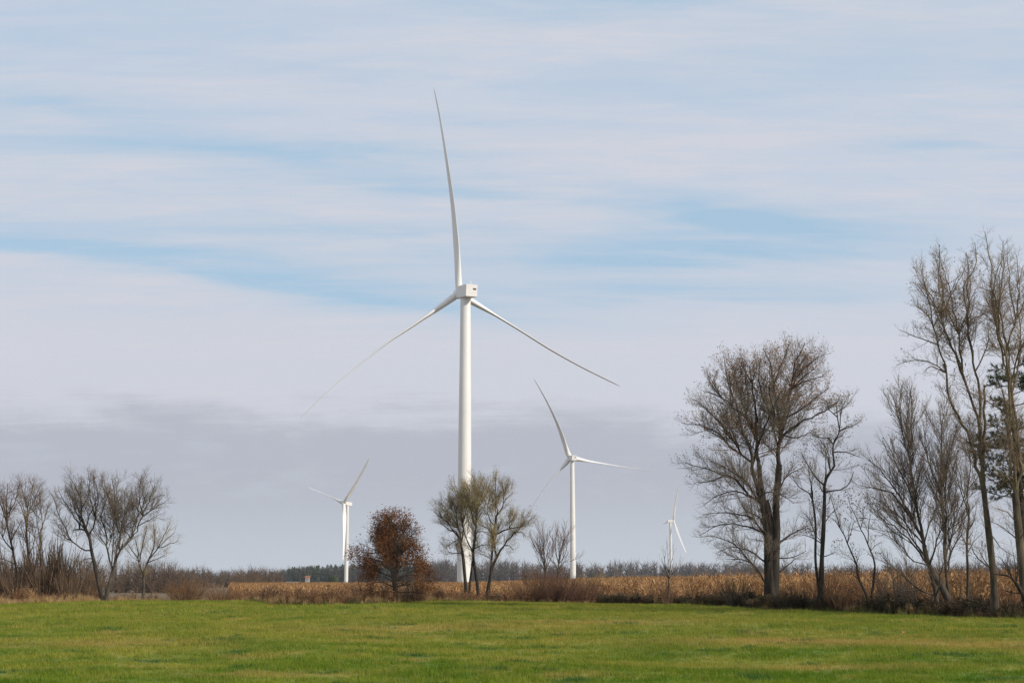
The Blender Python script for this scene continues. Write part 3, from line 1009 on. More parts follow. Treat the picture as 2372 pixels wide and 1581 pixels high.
def tree(name, label, Y, stems, limbs, style, bark='bark_grey', twig='twig_grey', seed=1, cat='tree', group=None, depth=0.8,
         dens=1.0, leaves=None, r_leaf=0.09, limb_bark=None, turned=0.6, flare=1.45, twig_r=1.0, levels=4, n_leaf=2):
    """stems and limbs: (pixel points, base width px, tip width px); limbs get real depth, and turned copies fill the crown front and back"""
    g = np.random.default_rng(seed)
    st = STYLE[style]
    ppm = Y / F_PX
    b0 = at(*stems[0][0][0], Y)
    b0[2] = ground_z(b0[0], Y)
    root = empty(name, b0, label, cat, group)
    O = b0
    n0 = NTRI[0]
    fs = Y / 97.0
    twig_r = twig_r * fs

    def line(pts, w0, w1, dep, first=False, step=0.4):
        P = at(*np.array(pts, float).T, Y)
        d = np.concatenate([[0], np.cumsum(np.linalg.norm(np.diff(P, axis=0), axis=1))])
        s = d / d[-1]
        P[:, 1] += dep * s ** 1.2
        if first:
            gz = float(ground_z(P[0, 0], Y)) - 0.25
            if P[0, 2] > gz + 0.3:
                P = np.concatenate([[[P[0, 0], P[0, 1], gz]], P])
            else:
                P[0, 2] = gz
        n = max(5, int(d[-1] / step) + 2)
        P = resample(P, n)
        t = np.linspace(0, 1, n)
        if not first:
            P[1:] += g.normal(0, 0.035, (n - 1, 3)) * np.minimum(1, d[-1] / 4)
        Rd = (w0 + (w1 - w0) * t ** 0.85) * ppm / 2
        if first:
            hgt = P[:, 2] - P[0, 2]
            Rd = Rd * (1 + (flare - 1) * np.exp(-hgt / 0.6))
        return P, Rd

    main = []
    tr = MB()
    for pts, w0, w1 in stems:
        P, Rd = line(pts, w0, w1, g.normal(0, 0.15), True, 0.3)
        k_ = np.convolve(g.normal(0, 1, len(Rd) + 4), [0.2, 0.35, 0.45, 0.35, 0.2], 'valid')
        tr.tubes(P[None], (Rd * (1 + 0.09 * k_))[None], 12)
        main.append((P, Rd, 0.35))
    count(tr.build('trunk', M[bark], root, origin=O))
    allb = []
    built = [(P, Rd) for P, Rd, _ in main]
    for lm in sorted(limbs, key=lambda l: -l[1]):
        pts, w0, w1 = lm[:3]
        P0 = at(*np.array(pts, float).T, Y)
        ln = np.linalg.norm(np.diff(P0, axis=0), axis=1).sum()
        P, Rd = line(pts, w0, w1, g.normal(0, 1) * 0.22 * depth * ln)
        # start on the nearest stem or limb already there
        best = None
        for B, Br in built:
            dd = np.hypot(B[:, 0] - P[0, 0], B[:, 2] - P[0, 2]) + 0.25 * (B[:, 2] > P[0, 2] + 0.1) + 0.15 * (Br < Rd[0] * 0.7)
            m_ = int(np.argmin(dd))
            if best is None or dd[m_] < best[0]:
                best = (dd[m_], B[m_], Br[m_])
        if best[0] < 2.0:
            sh = best[1] - P[0]
            fall = (1 - np.linspace(0, 1, len(P))) ** 1.5
            P[:, 1] += sh[1]
            P[:, 0] += sh[0] * fall
            P[:, 2] += sh[2] * fall
            Rd = np.minimum(Rd, best[2] * 0.95)
        built.append((P, Rd))
        allb.append((P, Rd))
        if g.uniform() < turned:
            a = g.choice([-1, 1]) * g.uniform(0.9, 2.0)
            Q = P.copy()
            ca, sa = math.cos(a), math.sin(a)
            Q[:, 0] = P[0, 0] + (P[:, 0] - P[0, 0]) * ca - (P[:, 1] - P[0, 1]) * sa
            Q[:, 1] = P[0, 1] + (P[:, 0] - P[0, 0]) * sa + (P[:, 1] - P[0, 1]) * ca
            Q = Q[0] + (Q - Q[0]) * g.uniform(0.8, 1.0)
            allb.append((Q, Rd * 0.85))
    for P, Rd in allb:
        o = MB().tubes(P[None], Rd[None], 6).build('limb', M[limb_bark or bark], root, origin=O)
        count(o)
    # finer branches
    nn = 14
    rs = lambda P, Rd: (resample(P, nn), np.interp(np.linspace(0, 1, nn), np.linspace(0, 1, len(Rd)), Rd))
    parents = [rs(P, Rd) for P, Rd in allb] + [rs(P[int(len(P) * 0.55):], Rd[int(len(P) * 0.55):]) for P, Rd, _ in main if levels > 0]
    P = np.stack([p[0] for p in parents])
    Rd = np.stack([p[1] for p in parents])
    br = MB()
    tips = []
    sp, t0, ang, lf, l0, trop, wd = st['l2']
    p, D, ln, rad = spawn(P, Rd, g, sp * fs / dens / 1.5, t0, ang, lf, l0 * fs, (0.0105 * twig_r / fs, 0.0075 * twig_r), 0.9, lmax=3.6 * fs)
    P2 = grow(p, D, ln, 6, wd, trop, g)
    R2 = rad[:, None] * np.linspace(1, 0.32, 7)[None]
    br.tubes(P2, R2, 4)
    # the limb ends go on as twigs
    sp, t0, ang, lf, l0, trop, wd = st['l3']
    PP, RR = P2, R2
    p, D, ln, rad = spawn(PP, RR, g, sp * fs / dens / 1.9, t0, ang, lf, l0 * fs, (0.0125 * twig_r / fs, 0.0072 * twig_r), 0.8)
    P3 = grow(p, D, ln, 2, wd * 1.2, trop, g)
    R3 = np.minimum(rad, 0.02 * fs)[:, None] * np.linspace(1, 0.4, 3)[None]
    br.tubes(P3, R3, 3)
    tips.append(P3[:, -1])
    tips.append(P3[:, 2])
    if st['l4'] and levels >= 4:
        sp, t0, ang, lf, l0, trop, wd = st['l4']
        p, D, ln, rad = spawn(P3, R3, g, sp * fs / dens / 1.9, t0, ang, lf, l0 * fs, (0.008 * twig_r / fs, 0.005 * twig_r), 0.7)
        P4 = grow(p, D, ln, 1, wd, trop, g)
        R4 = np.minimum(rad, 0.009 * fs)[:, None] * np.array([1, 0.2])[None]
        br.tubes(P4, R4, 3, tip=True)
        tips = [P4[:, -1]]
    o = br.build('twigs', M[twig], root, origin=O)
    count(o)
    tag(o, kind='stuff')
    tips = np.concatenate(tips)
    if leaves:
        for lmat, frac, fn in leaves:
            k = g.uniform(size=len(tips)) < frac
            if fn is not None:
                # clumped: leaves stay on some boughs only
                k &= fn(tips - b0)
            if k.sum():
                o = leaf_mesh(tips[k], r_leaf, g, n_leaf, 0.07 if n_leaf < 4 else 0.14).build('leaves', M[lmat], root, origin=O)
                count(o)
                tag(o, kind='stuff')
    print(label[:30], NTRI[0] - n0)
    return root


def shrub(name, label, u, Y, width, height, twig, seed, n=26, cat='shrub', group=None, leaves=None, dens=1.0, r_leaf=0.07, lean=1.0, leaf_frac=0.3, style='brush'):
    """many stems from one foot fanning to a rounded top"""
    g = np.random.default_rng(seed)
    st = STYLE[style]
    c = at(u, 1390, Y)
    c[2] = ground_z(c[0], Y)
    root = empty(name, c, label, cat, group)
    a = g.uniform(0, 6.283, n)
    rad = np.sqrt(g.uniform(0, 1, n))
    D = np.stack([np.cos(a) * rad * width / 2 / height * 1.1 * lean, np.sin(a) * rad * width / 2 / height * 1.1 * lean, np.ones(n)], -1)
    P0 = c + np.stack([np.cos(a) * rad * width * 0.16, np.sin(a) * rad * width * 0.16, np.full(n, -0.05)], -1)
    L = height * g.uniform(0.65, 0.95, n) * np.linalg.norm(D, axis=1) ** 0.7 * (1 - 0.28 * rad ** 2)
    P1 = grow(P0, D, L, 7, 0.06, 0.25, g)
    r0 = 0.012 + 0.007 * height
    R1 = (r0 * g.uniform(0.6, 1.2, n))[:, None] * np.linspace(1, 0.3, 8)[None]
    mb = MB()
    mb.tubes(P1, R1, 4)
    o = mb.build('stems', M[twig], root, origin=c)
    count(o)
    tw = MB()
    sp, t0, ang, lf, l0, trop, wd = st['l2']
    k = 0.6 + 0.4 * min(1, height / 3)
    p, D, ln, rr = spawn(P1, R1, g, sp / dens, t0, ang, lf, l0 * k, (0.006, 0.004), 0.9)
    P2 = grow(p, D, ln, 4, wd, trop, g)
    R2 = rr[:, None] * np.linspace(1, 0.35, 5)[None]
    tw.tubes(P2, R2, 3)
    sp, t0, ang, lf, l0, trop, wd = st['l3']
    p, D, ln, rr = spawn(P2, R2, g, sp / dens, t0, ang, lf, l0 * k, (0.006, 0.0036), 0.8)
    P3 = grow(p, D, ln, 2, wd, trop, g)
    R3 = rr[:, None] * np.array([1, 0.7, 0.2])[None]
    tw.tubes(P3, R3, 3, tip=True)
    o = tw.build('twigs', M[twig], root, origin=c)
    count(o)
    tag(o, kind='stuff')
    if leaves:
        tips = np.concatenate([P3[:, -1], P3[:, 1]])
        tips = tips[g.uniform(size=len(tips)) < leaf_frac]
        o = leaf_mesh(tips, r_leaf, g, 1, 0.05).build('leaves', M[leaves], root, origin=c)
        count(o)
        tag(o, kind='stuff')
    return root


A_ = (0, 1050, 3.92)
B_ = (500, 1050, 3.92)
C_ = (950, 1050, 3.92)
D_ = (1350, 1050, 3.92)
E_ = (1772, 1050, 3.92)
F_ = (1550, 760, 4.612)
G_ = (1972, 500, 3.135)
H_ = (1000, 1090, 5.06)
I_ = (2072, 880, 2.85)


def X(view, w0, w1, *pts):
    return (cr(*view, pts), w0, w1)


def clump(seed, thr, scale=0.7):
    """leaves stay on some parts of the crown only"""
    g = np.random.default_rng(seed)
    K = g.normal(size=(6, 3)) * scale * 1.6
    ph = g.uniform(0, 6.28, 6)

    def fn(p):
        return np.sin(p @ K.T + ph).sum(1) > thr
    return fn


def build_right_trees():
    # big many-stemmed maple
    tree('maple_tree', 'large thick-trunked maple with a broad round crown and orange tips', 78,
         [X(D_, 33, 13, (1708, 1330), (1712, 1150), (1708, 950), (1704, 760), (1692, 560), (1664, 420)),
          X(D_, 24, 8, (1690, 1325), (1680, 1000), (1662, 700), (1640, 560), (1600, 400), (1562, 250), (1525, 150)),
          X(D_, 18, 11, (1700, 1325), (1690, 900), (1665, 600), (1640, 400), (1615, 250), (1605, 100)),
          X(D_, 27, 13, (1733, 1325), (1742, 1000), (1755, 700), (1752, 400), (1766, 250), (1775, 100))],
         [X(F_, 11, 2, (960, 1540), (940, 1300), (930, 1000), (915, 800), (890, 600), (870, 380)),
          X(F_, 8, 2, (835, 1520), (822, 1290), (740, 1130), (700, 950), (660, 820), (560, 560)),
          X(F_, 8, 1.5, (905, 1220), (840, 1000), (700, 850), (560, 730), (380, 650)),
          X(F_, 6, 1.5, (840, 1000), (780, 820), (740, 600), (690, 360)),
          X(F_, 5, 1.2, (850, 920), (870, 760), (830, 560), (800, 340)),
          X(F_, 12, 2, (1150, 1540), (1160, 1300), (1200, 1050), (1190, 800), (1165, 560), (1150, 300), (1100, 160)),
          X(F_, 9, 1.8, (1200, 1080), (1235, 920), (1290, 680), (1310, 450), (1400, 190)),
          X(F_, 5, 1.2, (1290, 680), (1350, 540), (1480, 400), (1620, 300)),
          X(F_, 7, 1.5, (1210, 1140), (1330, 1030), (1450, 960), (1650, 880), (1780, 800)),
          X(F_, 7, 1.5, (1140, 1050), (1050, 920), (980, 750), (945, 560), (970, 340)),
          X(F_, 6, 1.5, (1230, 930), (1440, 840), (1580, 720), (1740, 620)),
          X(F_, 5, 1.2, (1300, 620), (1400, 560), (1520, 540), (1640, 520)),
          X(F_, 4, 1.2, (1300, 560), (1380, 400), (1480, 280), (1560, 210)),
          X(F_, 4, 1.2, (1165, 560), (1220, 400), (1270, 250), (1300, 150)),
          X(F_, 4, 1.2, (1290, 680), (1360, 600), (1460, 500), (1600, 430)),
          X(F_, 4, 1.2, (890, 600), (930, 460), (960, 340), (940, 290)),
          X(F_, 4, 1.2, (700, 850), (660, 640), (610, 460), (590, 340)),
          X(F_, 4, 1.2, (560, 730), (480, 620), (420, 520)),
          X(F_, 5, 1.2, (1215, 1080), (1320, 1140), (1480, 1120), (1600, 1060)),
          X(F_, 5, 1.2, (1080, 1320), (1070, 1050), (1040, 850), (1030, 600), (1040, 400)),
          X(F_, 6, 1.3, (820, 1460), (600, 1280), (470, 1110), (330, 1050), (120, 1010)),
          X(F_, 5, 1.2, (780, 1340), (600, 1100), (480, 980), (340, 860), (210, 790)),
          X(F_, 4, 1.2, (700, 1250), (560, 1040), (420, 900), (290, 800)),
          X(D_, 6, 1.2, (1640, 1190), (1560, 1060), (1450, 930), (1300, 790), (1090, 745)),
          X(D_, 5, 1.2, (1620, 1000), (1480, 880), (1380, 850), (1230, 890)),
          X(D_, 6, 1.2, (1610, 780), (1500, 580), (1350, 540), (1110, 545)),
          X(D_, 6, 1.2, (1570, 460), (1450, 340), (1330, 200), (1150, 120), (960, 50)),
          X(D_, 5, 1.2, (1560, 430), (1350, 360), (1170, 410), (1080, 480)),
          X(D_, 5, 1.2, (1600, 720), (1400, 650), (1200, 660), (1070, 750)),
          X(D_, 4.5, 1.2, (1480, 340), (1300, 180), (1130, 260), (980, 275)),
          X(D_, 4.5, 1.2, (1640, 1080), (1540, 990), (1420, 960), (1290, 960)),
          X(D_, 6, 1.5, (1780, 860), (1880, 760), (2000, 690), (2110, 640)),
          X(D_, 4, 1.2, (1780, 945), (1950, 930), (2040, 880)),
          X(D_, 4, 1.2, (1775, 1090), (1870, 1010), (1950, 950)),
          X(D_, 5, 1.2, (1790, 330), (1850, 210), (2000, 120))],
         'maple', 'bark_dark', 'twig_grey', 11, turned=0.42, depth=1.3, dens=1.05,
         leaves=[('leaf_orange', 0.22, lambda p: (p[:, 2] > 8.2) & clump(4, -1.4, 0.45)(p)), ('leaf_olive', 0.05, lambda p: p[:, 2] > 6)], r_leaf=0.085)
    # second tree with twisted trunk and olive tufts
    tree('deciduous_tree', 'crooked tree with olive tufts beside the large maple', 71,
         [X(E_, 14, 7, (512, 1345), (515, 1000), (530, 700), (540, 430), (540, 290)),
          X(E_, 8, 4, (495, 1290), (460, 1000), (455, 600), (430, 420))],
         [X(E_, 7, 3, (540, 300), (560, 220), (620, 130), (612, 0), (625, -100), (670, -200)),
          X(F_, 5, 1.2, (1790, 1110), (1790, 950), (1800, 780), (1830, 740)),
          X(F_, 4, 1.2, (1760, 1230), (1690, 1160), (1570, 1170), (1480, 1100)),
          X(F_, 4, 1.0, (1790, 1110), (1900, 1060), (1990, 1020)),
          X(F_, 4, 1.0, (1740, 1337), (1850, 1330), (2010, 1380)),
          X(F_, 4, 1.0, (1700, 1480), (1680, 1300), (1560, 1160)),
          X(E_, 5, 1.0, (540, 275), (480, 220), (400, 100), (330, -20)),
          X(E_, 5, 1.0, (540, 330), (700, 310), (790, 240), (805, 160)),
          X(E_, 4, 1.0, (430, 420), (400, 360), (300, 300), (235, 190)),
          X(E_, 3, 1.0, (430, 430), (395, 250), (370, 120)),
          X(E_, 3.5, 1.0, (505, 780), (400, 740), (310, 730)),
          X(E_, 3, 1.0, (545, 950), (600, 920), (650, 890)),
          X(E_, 3, 1.0, (535, 620), (600, 540), (660, 500)),
          X(E_, 3, 1.0, (455, 700), (380, 560), (330, 520)),
          X(F_, 3.5, 1.0, (1790, 960), (1700, 860), (1680, 780)),
          X(F_, 3.0, 1.0, (1800, 900), (1900, 820), (1930, 760))],
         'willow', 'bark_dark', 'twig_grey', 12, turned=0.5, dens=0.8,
         leaves=[('leaf_olive', 0.14, lambda p: (p[:, 2] > 5.2) & clump(5, -0.2, 1.0)(p)), ('leaf_brown', 0.25, lambda p: (p[:, 2] < 5.4) & (p[:, 2] > 1.5) & clump(6, 0.4, 1.1)(p))], r_leaf=0.085)
    # two-stemmed sapling with brown leaves
    tree('sapling_tree', 'thin sapling forking low into two stems, brown leaves clinging', 69,
         [X(E_, 7, 3.5, (945, 1355), (900, 1230), (850, 1120), (840, 1010), (790, 880)),
          X(E_, 6, 3, (970, 1355), (985, 1150), (995, 1000), (930, 820))],
         [X(E_, 3.5, 1, (790, 880), (740, 760), (690, 640), (640, 480), (615, 390)),
          X(E_, 3, 1, (930, 820), (860, 660), (800, 500), (770, 400)),
          X(E_, 2.2, 0.8, (845, 1130), (800, 1090), (720, 1095)),
          X(E_, 2.2, 0.8, (740, 770), (790, 680), (830, 600)),
          X(E_, 2, 0.8, (690, 640), (630, 580), (590, 570)),
          X(E_, 2, 0.8, (960, 900), (1010, 830), (1060, 800)),
          X(E_, 2, 0.8, (860, 660), (900, 560), (900, 470)),
          X(E_, 2, 0.8, (830, 980), (760, 920), (690, 900))],
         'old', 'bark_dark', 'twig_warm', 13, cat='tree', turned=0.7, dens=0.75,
         leaves=[('leaf_brown', 0.32, clump(8, 0.0, 1.0))], r_leaf=0.095)
    # fan of grey stems
    tree('deciduous_tree', 'grey bare tree fanning into many slender stems from one foot', 65,
         [X(E_, 19, 9, (1690, 1405), (1620, 1230), (1540, 1100), (1480, 980), (1450, 830)),
          X(E_, 12, 8, (1560, 1400), (1550, 1250), (1500, 1060)),
          X(I_, 8, 5, (375, 1490), (345, 1330), (332, 1150), (330, 1000))],
         [X(E_, 8, 2, (1455, 840), (1430, 640), (1400, 350), (1380, 150), (1365, 0), (1300, -160)),
          X(I_, 5, 1, (150, 540), (110, 380), (92, 270), (100, 20)),
          X(I_, 4, 1, (105, 340), (60, 180), (30, 70)),
          X(I_, 4.5, 1, (190, 830), (155, 660), (160, 420), (175, 150), (170, 30)),
          X(E_, 8, 1.3, (1440, 700), (1300, 480), (1150, 320), (900, 280)),
          X(E_, 6, 1.2, (1380, 580), (1230, 330), (1080, 130), (950, 20)),
          X(E_, 6, 1.2, (1490, 990), (1380, 860), (1200, 680), (1060, 590), (930, 450)),
          X(E_, 5, 1.2, (1470, 940), (1330, 760), (1150, 560), (1040, 300)),
          X(E_, 5, 1.2, (1430, 640), (1340, 330), (1200, 60), (1110, -150)),
          X(I_, 5, 1, (330, 1050), (330, 900), (320, 740), (355, 580), (420, 500)),
          X(I_, 6, 1, (305, 1200), (298, 1000), (285, 850), (280, 650), (290, 450), (300, 250), (310, 110)),
          X(I_, 4, 1, (330, 1180), (370, 960), (420, 820), (460, 640)),
          X(I_, 4, 1, (300, 700), (240, 560), (220, 400), (235, 250)),
          X(E_, 5, 1.0, (1540, 1245), (1440, 1240), (1350, 1180), (1180, 1040), (1040, 960)),
          X(E_, 3, 1.0, (1400, 1210), (1250, 1225), (1150, 1170), (1080, 1100)),
          X(E_, 5, 1.0, (1620, 1010), (1700, 830), (1760, 740), (1800, 600)),
          X(E_, 4, 1.0, (1440, 830), (1330, 700), (1180, 540), (980, 400)),
          X(E_, 4, 1.0, (1600, 1100), (1650, 900), (1640, 650), (1660, 400)),
          X(E_, 3.5, 1.0, (1480, 1010), (1350, 960), (1220, 800), (1080, 720))],
         'fan', 'bark_grey', 'twig_grey', 14, turned=0.4, dens=0.98,
         leaves=[('leaf_brown', 0.03, None)], r_leaf=0.08)
    # slim straight tree
    tree('deciduous_tree', 'slim straight tree no thicker than a pole beside the tall poplar', 64,
         [X(E_, 7, 4.5, (1840, 1415), (1838, 1100), (1825, 800), (1840, 580))],
         [X(E_, 4, 1, (1838, 600), (1805, 450), (1810, 200), (1800, 0), (1790, -160)),
          X(E_, 3, 1, (1840, 580), (1832, 320), (1845, 100), (1830, -60)),
          X(E_, 2.5, 0.8, (1825, 800), (1760, 700), (1720, 560)),
          X(E_, 2.5, 0.8, (1830, 700), (1890, 600), (1910, 470)),
          X(E_, 2.5, 0.8, (1836, 880), (1880, 800), (1960, 720))],
         'old', 'bark_pale', 'twig_grey', 15, turned=0.7, dens=0.8)
    # tall poplar
    tree('poplar_tree', 'tallest bare poplar, smooth trunk parting into upswept pale stems', 61,
         [X(I_, 18, 13, (662, 1505), (652, 1300), (625, 1050), (600, 850), (582, 700))],
         [X(I_, 9, 4, (585, 740), (540, 580), (490, 420), (440, 300), (390, 240), (345, 120), (315, 0), (300, -90)),
          X(G_, 5, 1.2, (650, 1150), (600, 1000), (560, 870), (520, 740), (495, 620), (440, 470), (425, 400)),
          X(I_, 11, 5, (583, 700), (572, 500), (566, 300), (575, 150), (555, 0), (543, -50)),
          X(G_, 6, 1.2, (905, 1080), (870, 920), (855, 780), (860, 640), (830, 500), (900, 330), (892, 200)),
          X(I_, 7, 4, (562, 300), (520, 130), (475, -20), (440, -120)),
          X(G_, 6, 1.2, (835, 1200), (815, 1050), (820, 850), (815, 650), (800, 450), (768, 270), (768, 150)),
          X(G_, 5, 1.2, (815, 1060), (740, 900), (670, 750), (600, 600), (520, 500), (475, 350)),
          X(G_, 4, 1.0, (660, 730), (640, 520), (600, 380), (575, 260)),
          X(G_, 3.5, 1.0, (635, 1110), (560, 1050), (470, 1035), (335, 1080)),
          X(G_, 3.5, 1.0, (590, 970), (480, 920), (380, 880), (310, 850)),
          X(G_, 3, 1.0, (545, 830), (490, 740), (385, 690)),
          X(G_, 3, 1.0, (505, 660), (450, 590), (415, 540)),
          X(G_, 3, 1.0, (640, 1130), (530, 1100), (490, 1160)),
          X(G_, 4, 1.0, (925, 1110), (990, 990), (1020, 860), (1000, 700)),
          X(G_, 4, 1.0, (860, 800), (920, 640), (940, 460), (930, 300)),
          X(G_, 3.5, 1.0, (820, 800), (760, 620), (720, 470), (740, 300), (735, 160)),
          X(I_, 4, 1.0, (632, 1265), (520, 1160), (480, 1080), (375, 1040)),
          X(I_, 3, 1.0, (545, 440), (490, 390), (400, 380)),
          X(I_, 3, 1.0, (650, 1000), (740, 1130), (800, 1160)),
          X(G_, 3, 1.0, (700, 830), (650, 880), (560, 860))],
         'poplar', 'bark_pale', 'twig_tan', 16, turned=0.35, dens=1.0, depth=1.2, limb_bark='bark_sunlit',
         leaves=[('leaf_brown', 0.035, None)], r_leaf=0.08)
    # poplar at the frame's edge
    tree('poplar_tree', 'broad bare poplar with several upright stems in front of the pine', 60,
         [X(I_, 24, 15, (872, 1500), (850, 1300), (830, 1050), (805, 740))],
         [X(I_, 9, 5, (800, 740), (770, 560), (738, 330), (730, 150), (700, -10), (680, -120)),
          X(G_, 6, 1.2, (1040, 1050), (990, 880), (960, 700), (940, 520), (915, 340), (890, 180)),
          X(G_, 5, 1.2, (1000, 900), (1010, 620), (1045, 420), (1050, 210)),
          X(I_, 9, 4, (825, 760), (845, 500), (805, 250), (765, 30), (740, -100)),
          X(G_, 6, 1.2, (1150, 1190), (1060, 1000), (1010, 880), (965, 740), (930, 560), (935, 420)),
          X(G_, 6, 1.5, (1330, 1120), (1254, 930), (1180, 780), (1150, 690), (1080, 590), (1060, 440)),
          X(G_, 5, 1.2, (1100, 910), (1160, 770), (1260, 580), (1300, 380)),
          X(G_, 4, 1.0, (1165, 720), (1150, 480), (1160, 220)),
          X(G_, 4, 1.0, (1190, 790), (1220, 560), (1215, 260)),
          X(G_, 3, 1.0, (1020, 1000), (1000, 800), (1080, 640)),
          X(I_, 4, 1.0, (730, 230), (640, 160), (560, 110), (450, 30)),
          X(I_, 4, 1.0, (800, 800), (720, 700), (650, 640), (600, 600)),
          X(I_, 4, 1.0, (815, 960), (740, 870), (640, 840)),
          X(I_, 4, 1.0, (830, 1060), (720, 960), (640, 920)),
          X(G_, 5, 1.2, (1300, 1300), (1330, 900), (1290, 600), (1340, 300))],
         'poplar', 'bark_pale', 'twig_tan', 17, turned=0.4, dens=1.0, depth=1.2, limb_bark='bark_sunlit')
    # dark leaning stem
    tree('leaning_tree', 'low dark stem leaning over the corn at the poplar foot', 59.5,
         [X(I_, 12, 8, (885, 1500), (850, 1420), (800, 1340))],
         [X(I_, 7, 1.5, (805, 1345), (760, 1300), (690, 1280), (640, 1275)),
          X(I_, 4, 1.0, (780, 1320), (740, 1230), (690, 1160)),
          X(I_, 4, 1.0, (830, 1390), (770, 1395), (700, 1380)),
          X(I_, 4, 1.0, (800, 1340), (810, 1200), (790, 1090))],
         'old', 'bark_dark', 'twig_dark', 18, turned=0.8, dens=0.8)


def build_center_trees():
    tree('oak_tree', 'round oak holding rust brown leaves, alone in the weeds', 93,
         [X(B_, 13, 5, (1632, 1345), (1625, 1200), (1610, 1100), (1592, 980), (1582, 800), (1585, 640))],
         [X(B_, 6, 1.2, (1632, 1160), (1660, 1020), (1690, 880), (1710, 720), (1690, 600)),
          X(B_, 3, 1, (1585, 740), (1500, 650), (1440, 570)), X(B_, 3, 1, (1585, 700), (1650, 620), (1700, 560)),
          X(B_, 3, 1, (1585, 680), (1560, 600), (1540, 550)), X(B_, 3.5, 1, (1585, 820), (1470, 740), (1390, 690)),
          X(B_, 3.5, 1, (1690, 860), (1780, 740), (1840, 680)), X(B_, 3.5, 1, (1590, 940), (1420, 860), (1300, 810)),
          X(B_, 4, 1, (1650, 1040), (1780, 880), (1890, 810)), X(B_, 4, 1, (1640, 1080), (1790, 960), (1905, 930)),
          X(B_, 4, 1, (1600, 1040), (1410, 950), (1250, 930)), X(B_, 4, 1, (1590, 900), (1480, 900), (1340, 910)),
          X(B_, 3.5, 1, (1612, 1120), (1450, 1060), (1300, 1010)), X(B_, 3.5, 1, (1630, 1140), (1790, 1060), (1950, 1090)),
          X(B_, 3, 1, (1625, 1200), (1490, 1160), (1360, 1200)), X(B_, 3, 1, (1632, 1210), (1800, 1180), (1950, 1150)),
          X(B_, 3, 1, (1590, 860), (1640, 760), (1720, 700)), X(B_, 3, 1, (1680, 900), (1780, 830), (1860, 760)),
          X(B_, 3, 1, (1583, 780), (1520, 740), (1470, 760)),
          X(B_, 3, 1, (1620, 1180), (1520, 1120), (1420, 1130)), X(B_, 3, 1, (1630, 1180), (1720, 1110), (1860, 1110)),
          X(B_, 3, 1, (1605, 1060), (1500, 1000), (1400, 1020)), X(B_, 3, 1, (1650, 1050), (1740, 1000), (1850, 1010)),
          X(B_, 3, 1, (1690, 880), (1720, 820), (1790, 830)), X(B_, 3, 1, (1582, 850), (1520, 830), (1440, 830)),
          X(B_, 3, 1, (1640, 1240), (1760, 1250), (1900, 1270)), X(B_, 3, 1, (1630, 1240), (1520, 1240), (1400, 1280))],
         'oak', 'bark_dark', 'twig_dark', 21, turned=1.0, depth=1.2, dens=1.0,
         leaves=[('leaf_rust', 0.72, lambda p: clump(31, -0.6, 1.2)(p) & ((p[:, 2] > 2.4) | (np.abs(p[:, 0]) > 1.3)))], r_leaf=0.105, n_leaf=7)
    tree('willow_tree', 'olive twigged willow with a leaning stem, in front of the nearest turbine tower', 112,
         [X(H_, 9, 5, (402, 1395), (385, 1200), (362, 960), (330, 800))],
         [X(H_, 5, 1, (330, 800), (290, 735), (200, 690), (130, 640), (70, 590)),
          X(H_, 5, 1, (335, 820), (312, 680), (250, 560), (160, 430), (100, 370)),
          X(H_, 4, 1, (345, 860), (370, 700), (350, 500), (330, 330), (270, 170)),
          X(H_, 3.5, 1, (312, 680), (280, 540), (210, 370), (190, 290)),
          X(H_, 3, 1, (360, 960), (300, 960), (200, 950), (170, 900)),
          X(H_, 3, 1, (320, 780), (230, 850), (190, 880)),
          X(H_, 3, 1, (340, 620), (390, 460), (400, 280)),
          X(H_, 3, 1, (300, 640), (220, 620), (120, 540), (80, 460))],
         'willow', 'bark_dark', 'twig_olive', 22, turned=0.7, dens=1.22, leaves=[('leaf_olive', 0.10, clump(9, -0.5))], r_leaf=0.075)
    tree('willow_tree', 'olive twigged willow on two crossing stems, middle of three by the tower', 110,
         [X(H_, 7, 6, (545, 1440), (525, 1260), (495, 1090), (485, 980), (500, 800)),
          X(H_, 6, 4, (442, 1360), (462, 1190), (480, 1050))],
         [X(H_, 6, 1.2, (500, 820), (512, 700), (522, 600), (550, 400), (590, 230), (620, 110)),
          X(H_, 4, 1, (485, 950), (440, 850), (380, 700), (340, 560), (330, 400)),
          X(H_, 4, 1, (512, 660), (470, 560), (460, 430), (430, 250), (420, 170)),
          X(H_, 3.5, 1, (540, 460), (510, 330), (490, 200), (510, 110)),
          X(H_, 3.5, 1, (505, 895), (600, 862), (690, 862)),
          X(H_, 3, 1, (525, 600), (590, 480), (640, 380)),
          X(H_, 3, 1, (510, 720), (570, 700), (640, 720)),
          X(H_, 3, 1, (560, 380), (640, 260), (680, 140))],
         'willow', 'bark_dark', 'twig_olive', 23, turned=0.7, dens=1.22, leaves=[('leaf_olive', 0.10, clump(10, -0.5))], r_leaf=0.075)
